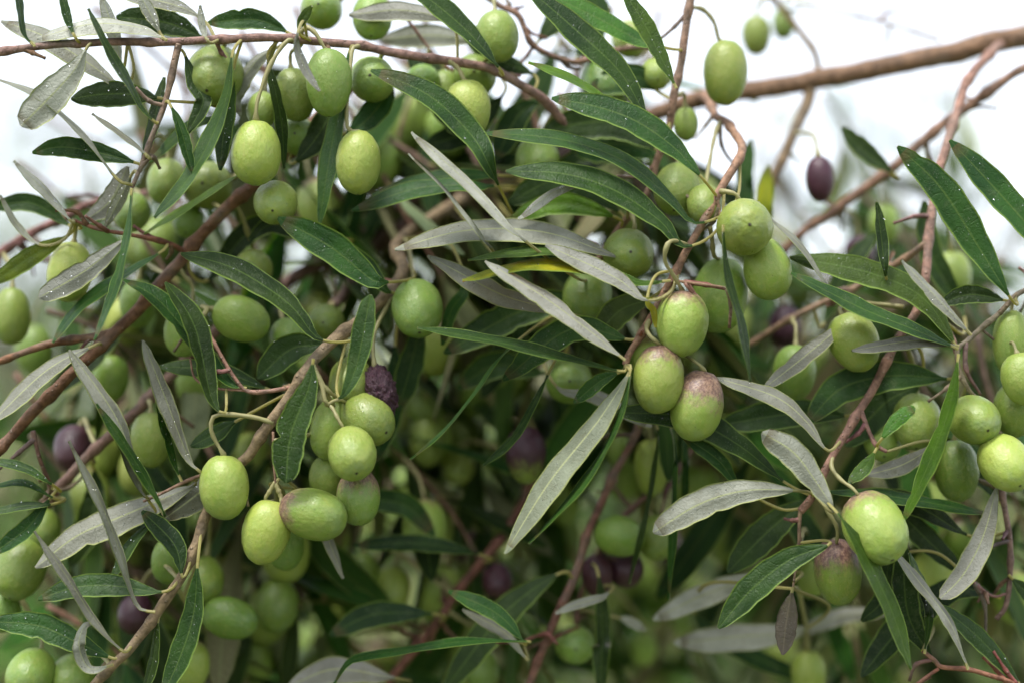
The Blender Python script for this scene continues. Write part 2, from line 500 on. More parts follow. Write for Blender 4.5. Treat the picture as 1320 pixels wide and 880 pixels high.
# ------------------------------------------------------------------ a leaf where the photograph has one
def leaf(pts, w, side='u', z=0.0, z1=None, tint=(1, 1, 1), flip=1, fold=None, curl=0.12, key=None, blunt=False, dead=False, true=None, join=True, wet=True):
    NLEAF[0] += 1
    seed = NLEAF[0]
    rnd = random.Random(seed * 31)
    if z1 is None: z1 = z + rnd.uniform(-0.3, 0.3)
    n2 = len(pts)
    w = w * (1.12 if blunt else 0.89)
    P3 = [(x, y, z + (z1 - z) * i / (n2 - 1)) for i, (x, y) in enumerate(pts)]
    dist, k, q = nearest(pts[0][0], pts[0][1], z, [key] if key else None)
    Lpx = sum(math.dist(a, b) for a, b in zip(pts, pts[1:]))
    wpts = [P(*p) for p in P3]
    d2 = math.hypot(q[0] - pts[0][0], q[1] - pts[0][1])
    M = 26
    if join and d2 > 3:
        first = q[3]
        d01 = wpts[0] - first
        # the petiole leaves the twig and bends into the blade's direction
        pet = d01.length
        if pet > 0.012:
            mid = first + d01 * 0.5 + (wpts[0] - wpts[1]).normalized() * pet * 0.22
            wpts = [first, mid] + wpts
        else:
            wpts = [first] + wpts
    else:
        pet = 0.0
    pet += S(7, z)
    M += int(pet / 0.004)
    center, tot = catmull(wpts, M)
    fp = min(0.6, pet / tot)
    hw_t = max(w * 1.03, true if true else min(0.20 * Lpx, 44))
    ct = min(1.0, w / hw_t)
    th = math.acos(ct)
    HW = S(hw_t / 2, z)
    pr = S(2.0, z)
    frames, widths = [], []
    tw = rnd.uniform(-0.12, 0.12)
    for i, c in enumerate(center):
        T = (center[min(M, i + 1)] - center[max(0, i - 1)]).normalized()
        V = (c - CAM).normalized()
        Sd = T.cross(V)
        if Sd.length < 1e-4: Sd = RIGHT.copy()
        Sd.normalize()
        Nn = Sd.cross(T).normalized()
        if Nn.dot(V) > 0: Nn = -Nn
        Sd = T.cross(Nn).normalized()
        # Nn faces the camera. turn the blade round its axis so that the upper skin looks up, the lower skin down
        updir = 1 if Sd.z > 0 else -1
        ang = th * updir * flip + tw * (i / M)
        ang = max(-1.5, min(1.5, ang))
        vis = Nn * math.cos(ang) + Sd * math.sin(ang)
        Wd = T.cross(vis).normalized()
        N = vis if side == 'u' else -vis
        frames.append((N.cross(T).normalized() * 1.0, N))
        b = (i / M - fp) / (1 - fp)
        widths.append(max(pr, HW * prof(b, blunt)) if i < M else pr * 0.15)
    # ordering: W x T must give N for outward faces
    frames = [((T := (center[min(M, i + 1)] - center[max(0, i - 1)]).normalized()).cross(N).normalized(), N) for i, (_, N) in enumerate(frames)]
    fo = (fold if fold is not None else rnd.uniform(0.12, 0.45)) * ct
    vs, fs, mi, uvs = leaf_geo(center, frames, widths, pr, tot, fo, 0.06, S(0.75, z), seed, 6 if abs(z) > 2 else 8, (curl + rnd.uniform(-0.05, 0.12)) * ct)
    b = BR[k]
    org = center[0]
    o = mesh_obj('leaf', [v - org for v in vs], fs, [M_DEAD, M_DEAD] if dead else [M_UP, M_LO], mi, uvs)
    o.color = (*tint, 1)
    link(o, b['root'])
    o.location = org - b['p0']
    if wet and -1.6 < z < 1.3 and w > 9 and not dead:
        na = 8
        st = 2 * (na + 1)
        tops = []
        off = 0 if side == 'u' else na + 1
        for i in range(len(center)):
            if widths[i] < HW * 0.3: continue
            for kk in range(1, na):
                a = vs[i * st + off + kk]
                bq = vs[min(len(center) - 1, i + 1) * st + off + kk]
                cq = vs[i * st + off + kk + 1]
                s1, s2 = rnd.random(), rnd.random()
                nn = frames[i][1] * (1 if side == 'u' else -1)
                tops.append((a + (bq - a) * s1 + (cq - a) * s2 - org + nn * 0.00002, nn, S(0.95, z)))
        if tops: droplets(o, tops, seed, int(3 + rnd.random() ** 2 * 16) if side == 'u' else int(12 + rnd.random() * 26))
    return o

# ------------------------------------------------------------------ olives
def olive_mesh(name, seed, nu, nv, bumpy, squeeze, mat, nipple=0.03):
    vs, fs, uvs = [], [], []
    for j in range(nv + 1):
        v = j / nv
        a = PI * v
        zc = math.cos(a)
        r = math.sin(a) ** 0.87
        r *= 1 + squeeze * zc * 0.10
        z = zc
        if v < 0.14: z -= 0.07 * (1 - v / 0.14) ** 2            # dimple at the stalk
        if v > 0.84: z -= nipple * ((v - 0.84) / 0.16) ** 3      # point at the tip
        for i in range(nu):
            t = 2 * PI * i / nu
            p = Vector((r * math.cos(t), r * math.sin(t), z))
            d = 1 + 0.018 * noise.noise(p * 1.3 + Vector((seed * 7.3, 0, 0)))
            if bumpy:
                q = p * 4.2 + Vector((seed * 3.1, 5, 1))
                if bumpy > 0.05:
                    wv = Vector((noise.noise(p * 1.7), noise.noise(p * 1.7 + Vector((4, 0, 0))), noise.noise(p * 1.7 + Vector((0, 4, 0)))))
                    pp = Vector((p.x * 3.2, p.y * 3.2, p.z * 1.5)) + wv * 1.8 + Vector((seed, 0, 0))
                    d += bumpy * (1.1 * abs(noise.noise(pp)) + 0.55 * abs(noise.noise(pp * 2.3)) + 0.2 * abs(noise.noise(pp * 5)) - 0.45)
                else:
                    d += bumpy * noise.noise(q) + bumpy * 0.5 * noise.noise(q * 2.1)
            vs.append(p * d); uvs.append((i / nu, v))
    for j in range(nv):
        for i in range(nu):
            a, b = j * nu + i, j * nu + (i + 1) % nu
            if j == 0: fs.append((i, b + nu, a + nu)) if i else fs.append((0, b + nu, a + nu))
            elif j == nv - 1: fs.append((a, b, a + nu))
            else: fs.append((a, b, b + nu, a + nu))
    fs = [tuple(reversed(f)) for f in fs]
    o = mesh_obj(name, vs, fs, [mat], None, uvs)
    me = o.data
    bpy.data.objects.remove(o)
    return me
OM = {
    's': [olive_mesh('olive_smooth', k, 44, 34, 0.016, sq, M_OL) for k, sq in ((1, 0.4), (2, -0.5), (3, 0.0), (4, 0.8))],
    'b': [olive_mesh('olive_bumpy', k, 56, 44, 0.022, 0.2, M_OL) for k in (5, 6)],
    'w': [olive_mesh('olive_shrivelled', 9, 80, 64, 0.24, 0.2, M_OLW)],
    'f': [olive_mesh('olive_far', k, 20, 14, 0.0, 0.2, M_OL) for k in (11, 12)],
}
NOL = [0]
def olive(x, y, W, L, ang, z, label, r=0.0, g=0.0, b=0.5, kind='s', stalk=None, group='olives on the branches', to=None, away=1, sy=0):
    NOL[0] += 1
    rnd = random.Random(NOL[0] * 17)
    Lt = max(L, 1.27 * W)
    c2 = 1.0 if Lt <= L + 0.5 else max(0.0, (L * L - W * W) / (Lt * Lt - W * W))
    phi = math.acos(math.sqrt(min(1, c2)))
    phi = max(phi, 0.12)
    a = math.radians(ang)
    img = RIGHT * math.cos(a) + UP * math.sin(a)
    A = (img * math.cos(phi) + FWD * math.sin(phi) * away).normalized()
    me = rnd.choice(OM[kind])
    o = bpy.data.objects.new('olive', me)
    C.objects.link(o)
    c = P(x, y, z)
    sw, sl = S(W / 2, z), S(Lt / 2, z)
    q = A.to_track_quat('Z', 'Y') @ Quaternion((0, 0, 1), rnd.random() * 6.28)
    o.rotation_mode = 'QUATERNION'
    o.rotation_quaternion = q
    o.location = c
    o.scale = (sw, sw * rnd.uniform(0.96, 1.04), sl)
    o.color = (r, g, b, 1)
    thing(o, label, 'olive', group)
    # stalk
    top = c + A * sl * 0.93
    if stalk:
        wp = [top] + [P(*s) for s in stalk]
        if to != 'free':
            _, kk, qq = nearest(stalk[-1][0], stalk[-1][1], stalk[-1][2])
            if (qq[3] - wp[-1]).length < 0.012: wp.append(qq[3])
    else:
        sx, sy_ = x + math.cos(a) * L / 2, y - math.sin(a) * L / 2
        _, kk, qq = nearest(sx, sy_ - 18, z + math.sin(phi) * Lt * 0.01)
        d = qq[3] - top
        wp = [top, top + A * min(0.006, d.length * 0.3) + d * 0.15, top + d * 0.6 + Vector((0, 0, 0.12 * d.length)), qq[3]]
    pts, tot = catmull(wp, 16)
    n = len(pts)
    rr = [S(2.3, z) * (1.0 + 0.9 * math.exp(-(i / 1.2) ** 2) + 0.35 * (i / n) + 0.30 * math.exp(-((i - n * .55) / 0.9) ** 2) + 0.13 * math.sin(i * 2.1)) for i in range(n)]
    vs, fs = tube_data(pts, rr, 8, 0.3)
    # store the stalk in the olive's own frame
    Mi = Matrix.LocRotScale(c, q, Vector(o.scale)).inverted()
    s = mesh_obj('stalk', [Mi @ v for v in vs], fs, [M_STALK])
    link(s, o)
    if -1 < z < 1.2:
        vs, fs = [], []
        for _ in range(rnd.randrange(8, 30) if y > 300 else 40):
            while True:
                n = Vector((rnd.gauss(0, 1), rnd.gauss(0, 1), rnd.gauss(0, 1))).normalized()
                if (q @ n).dot(FWD) < -0.1 and abs(n.z) < 0.9: break
            p = n * 1.008
            X = n.orthogonal().normalized(); Y = n.cross(X)
            rr0 = 0.030 * (0.4 + 0.8 * rnd.random() ** 3)
            b0 = len(vs)
            vs.append(p + n * rr0 * .7)
            for f1, f2 in ((.65, .5), (1., -.1)):
                for kq in range(7):
                    aa = 2 * PI * kq / 7
                    vs.append(p + (X * math.cos(aa) + Y * math.sin(aa)) * rr0 * f1 + n * rr0 * f2)
            for kq in range(7):
                fs.append((b0, b0 + 1 + kq, b0 + 1 + (kq + 1) % 7))
                fs.append((b0 + 1 + kq, b0 + 8 + kq, b0 + 8 + (kq + 1) % 7, b0 + 1 + (kq + 1) % 7))
        dw = mesh_obj('water_droplets', vs, fs, [M_WATER])
        dw['kind'] = 'stuff'
        link(dw, o)
    return o


# ------------------------------------------------------------------ the branches in the photograph
PINK, RED, BRN, GRY = (0.29, 0.18, 0.115), (0.195, 0.088, 0.050), (0.225, 0.145, 0.072), (0.27, 0.205, 0.14)
branch('top', 'slender brown branch running level across the upper left corner with silver leaves', (0.30, 0.19, 0.14), [(10, 13), (10, 6)],
       [(-40, 76, -0.3), (0, 67, -0.2), (45, 61, 0), (110, 56, 0), (215, 54, 0.1), (285, 50, 0.2), (350, 50, 0.4), (450, 58, 1.0), (520, 70, 1.4), (600, 82, 1.8), (650, 98, 2.2), (700, 130, 2.8), (740, 170, 3.4)],
       [(230, 56, 0.1), (222, 92, 0.1), (214, 130, 0.1), (200, 168, 0.1), (186, 203, 0.1), (177, 225, 0.1), (170, 243, 0.1)])
branch('red', 'reddish brown branch slanting up from the left edge below the hanging green olives', RED, [(15, 19), (8, 4), (8, 12)],
       [(-30, 612, 0.8), (0, 577, 1.0), (45, 530, 1.1), (90, 484, 1.3), (130, 445, 1.6), (165, 413, 2.0), (200, 375, 2.2), (240, 327, 2.3), (270, 292, 2.4), (320, 243, 2.5), (360, 205, 2.8), (410, 155, 3.3), (470, 90, 4.0)],
       [(240, 325, 2.2), (215, 314, 1.6), (170, 303, 0.9), (130, 297, 0.8), (95, 284, 0.9)],
       [(-30, 478, 1.9), (0, 465, 1.7), (60, 445, 1.5), (115, 435, 1.6), (150, 426, 1.9)])
branch('low', 'dull brown branch rising behind the silver leaves at the lower left', (0.22, 0.12, 0.085), [(14, 16), (8, 5)],
       [(0, 735, 4), (40, 680, 3.6), (70, 635, 3.2), (90, 612, 3.0), (112, 588, 3.0), (150, 553, 3.1), (185, 520, 3.3), (235, 470, 3.7), (285, 420, 4.3)],
       [(70, 648, 3.0), (62, 620, 1.8), (50, 590, 1.2), (43, 555, 1.0)])
branch('fore', 'pinkish twig rising from the bottom left corner to the pair of olives at its fork', PINK, [(13, 20), (5, 4), (6, 5), (4, 3), (4, 3)],
       [(105, 900, 0.2), (150, 852, 0.1), (165, 838, 0.1), (203, 788, 0.1), (235, 738, 0.1), (252, 700, 0.1), (264, 668, 0.2), (290, 616, 0.3), (320, 585, 0.3), (345, 548, 0.2), (378, 505, 0.2), (402, 466, 0.3), (432, 438, 0.8), (470, 405, 1.6), (502, 376, 2.4), (520, 345, 3.2), (512, 315, 4.5), (560, 280, 6), (620, 245, 7.5), (700, 215, 9)],
       [(290, 612, 0.3), (262, 612, 0.25), (240, 620, 0.2), (212, 634, 0.1), (185, 646, 0.1)],
       [(378, 498, 0.2), (345, 504, 0.15), (318, 503, 0.1), (300, 482, 0.1), (275, 440, 0.3), (258, 412, 0.8)],
       [(318, 503, 0.1), (278, 500, 0.2), (252, 488, 0.3), (245, 462, 0.4)],
       [(352, 556, 0.1), (353, 590, 0.0), (355, 622, 0.0)])
branch('mid', 'pinkish brown twig carrying the three blushed olives in the centre of the picture', PINK, [(10, 14), (4, 3), (5, 4)],
       [(806, 470, 0.2), (812, 455, 0.15), (830, 428, 0.1), (843, 402, 0.1), (862, 368, 0.1), (882, 332, 0.2), (905, 290, 0.4), (925, 252, 0.7), (945, 215, 1.2), (955, 188, 2), (940, 162, 3.2), (921, 150, 4.2), (914, 130, 6), (905, 122, 8.5)],
       [(868, 362, 0.1), (900, 366, -0.6), (938, 372, -1.0), (946, 381, -1.0)],
       [(924, 252, 0.6), (932, 300, 0.4), (935, 330, 0.3)])
branch('vert', 'upright pinkish branch entering at the top between the dark leaves and the single hanging olive', PINK, [(12, 9)],
       [(894, -30, 2.2), (885, 30, 2.2), (878, 80, 2.2), (868, 130, 2.2), (860, 170, 2.4), (846, 215, 2.6), (834, 250, 2.6), (808, 282, 2.6), (782, 318, 2.8), (755, 365, 3.2), (730, 420, 3.8)])
branch('big', 'thick smooth brown limb crossing the white sky at the upper right', BRN, [(33, 22), (18, 13), (9, 7), (5, 4)],
       [(1400, 30, 7.5), (1320, 47, 8), (1270, 58, 8), (1200, 74, 8), (1130, 90, 8.2), (1050, 104, 8.5), (990, 113, 8.5), (940, 121, 8.5), (890, 132, 8.8), (840, 150, 9.5), (780, 180, 10.5), (700, 210, 12)],
       [(1044, 105, 8.5), (1040, 132, 8.4), (1020, 180, 8), (1000, 222, 7.6), (982, 262, 7.4), (960, 320, 7.4)],
       [(1056, 98, 8.5), (1050, 70, 8.6), (1030, 40, 8.8), (1000, 4, 9), (980, -25, 9)],
       [(1212, 52, 9), (1150, 32, 10), (1090, 18, 10.5), (1045, 8, 11)])
branch('right', 'pinkish grey branch hanging from the thick limb down to the olives at the right', (0.30, 0.19, 0.13), [(14, 11), (9, 8), (10, 8), (7, 5), (6, 3)],
       [(1288, 60, 7.2), (1260, 88, 5.5), (1240, 122, 4.6), (1225, 170, 3.8), (1212, 212, 3.2), (1202, 265, 2.6), (1196, 320, 2.2), (1194, 362, 1.8), (1183, 395, 1.6), (1170, 420, 1.5), (1152, 448, 1.4), (1136, 480, 1.2), (1112, 522, 1.0), (1096, 550, 0.8), (1076, 580, 0.6), (1060, 612, 0.5), (1046, 640, 0.5), (1032, 658, 0.6)],
       [(1194, 388, 1.6), (1210, 408, 1.2), (1228, 438, 0.9), (1233, 455, 0.7)],
       [(1196, 312, 2.2), (1165, 335, 3), (1135, 350, 3.4), (1100, 372, 3.8), (1050, 396, 4.2), (1000, 422, 4.6), (960, 448, 5)],
       [(1110, 530, 0.9), (1122, 560, 0.7), (1130, 574, 0.6), (1143, 582, 0.5)],
       [(1032, 655, 0.6), (1030, 680, 0.6), (1030, 705, 0.7), (1022, 758, 0.8)])
branch('far', 'out-of-focus brown branch slanting behind the purple olive at the upper right', (0.25, 0.14, 0.085), [(14, 13)],
       [(1380, 60, 6), (1322, 88, 6), (1290, 108, 6), (1240, 142, 6.2), (1190, 182, 6.4), (1150, 218, 6.6), (1090, 262, 6.8), (1040, 296, 7), (1000, 330, 7.4), (950, 370, 8)])
branch('edge', 'thin grey brown twig with olive clusters entering from the right edge', GRY, [(8, 6), (4, 3)],
       [(1370, 350, 1.5), (1330, 370, 1.2), (1308, 382, 0.9), (1290, 402, 0.7), (1266, 422, 0.6), (1246, 440, 0.6), (1234, 452, 0.6), (1238, 480, 0.6), (1250, 505, 0.7), (1262, 515, 1.0)],
       [(1265, 424, 0.6), (1285, 440, 0.9), (1300, 455, 1.2), (1325, 470, 1.4)])
branch('drop', 'upright twig near the lower right corner beside the broad silver leaf', (0.24, 0.15, 0.12), [(9, 7), (4, 3)],
       [(1282, 590, 1.8), (1292, 640, 1.6), (1300, 690, 1.5), (1302, 740, 1.5), (1296, 780, 1.5), (1284, 798, 1.6)],
       [(1297, 765, 1.5), (1280, 768, 1.4), (1262, 755, 1.3), (1250, 745, 1.3)])
branch('corner', 'reddish twig with dark leaves in the bottom right corner', (0.30, 0.13, 0.08), [(8, 6), (5, 4)],
       [(1370, 905, 0.6), (1310, 882, 0.5), (1270, 868, 0.4), (1248, 862, 0.4), (1215, 860, 0.5), (1204, 850, 0.5), (1190, 838, 0.5)],
       [(1210, 862, 0.5), (1190, 875, 0.6), (1165, 895, 0.8)])
branch('centre', 'dim reddish branch descending through the lower middle behind the long silver leaf', (0.20, 0.085, 0.06), [(12, 11), (5, 3)],
       [(840, 500, 4.2), (822, 555, 4), (800, 595, 4), (775, 650, 4), (757, 690, 4), (742, 738, 4), (722, 780, 4), (702, 830, 4), (680, 890, 4)],
       [(708, 815, 3.9), (690, 820, 3.4), (670, 828, 2.4), (640, 828, 1.6)])
branch('blur', 'blurred reddish branch leaning right in the shade below the olive cluster', (0.20, 0.08, 0.055), [(12, 13)],
       [(700, 590, 7), (660, 672, 6.5), (630, 712, 6.3), (600, 748, 6.2), (570, 792, 6), (540, 830, 6), (500, 880, 6)])
branch('knot', 'blurred knobbly pinkish limb behind the leaves left of centre', (0.20, 0.125, 0.095), [(18, 32), (16, 12), (12, 10)],
       [(330, 395, 8), (390, 350, 8), (440, 330, 8), (490, 312, 8), (545, 280, 8), (600, 255, 8), (660, 235, 8.5), (760, 190, 10)],
       [(490, 300, 7.6), (460, 340, 7), (445, 375, 6.4), (420, 405, 6)],
       [(430, 300, 8), (480, 280, 8), (520, 265, 8), (570, 235, 8.5)])
branch('dim', 'faint brown branch lying level in the dark foliage behind the left olives', (0.21, 0.11, 0.08), [(13, 10)],
       [(-30, 330, 5), (0, 325, 5), (40, 300, 5), (80, 280, 5.2), (120, 262, 5.5), (190, 250, 6)])
branch('thin', 'blurred twig with the two dusky olives in the lower middle shade', (0.17, 0.09, 0.07), [(8, 7)],
       [(900, 570, 5.5), (860, 620, 5.5), (820, 650, 5), (790, 680, 5), (760, 730, 5.2), (745, 790, 5.4), (740, 850, 5.4)])
branch('upper', 'blurred twig among the olives along the top edge', (0.24, 0.14, 0.10), [(9, 7), (5, 4)],
       [(600, -30, 4), (640, 5, 3.6), (668, 20, 3.4), (690, 60, 3.4), (740, 80, 3.6), (790, 65, 4), (850, 60, 4)],
       [(690, 58, 3.4), (660, 90, 3.6), (600, 100, 3.6), (560, 70, 3.4), (520, 20, 3.2), (470, -20, 3)])

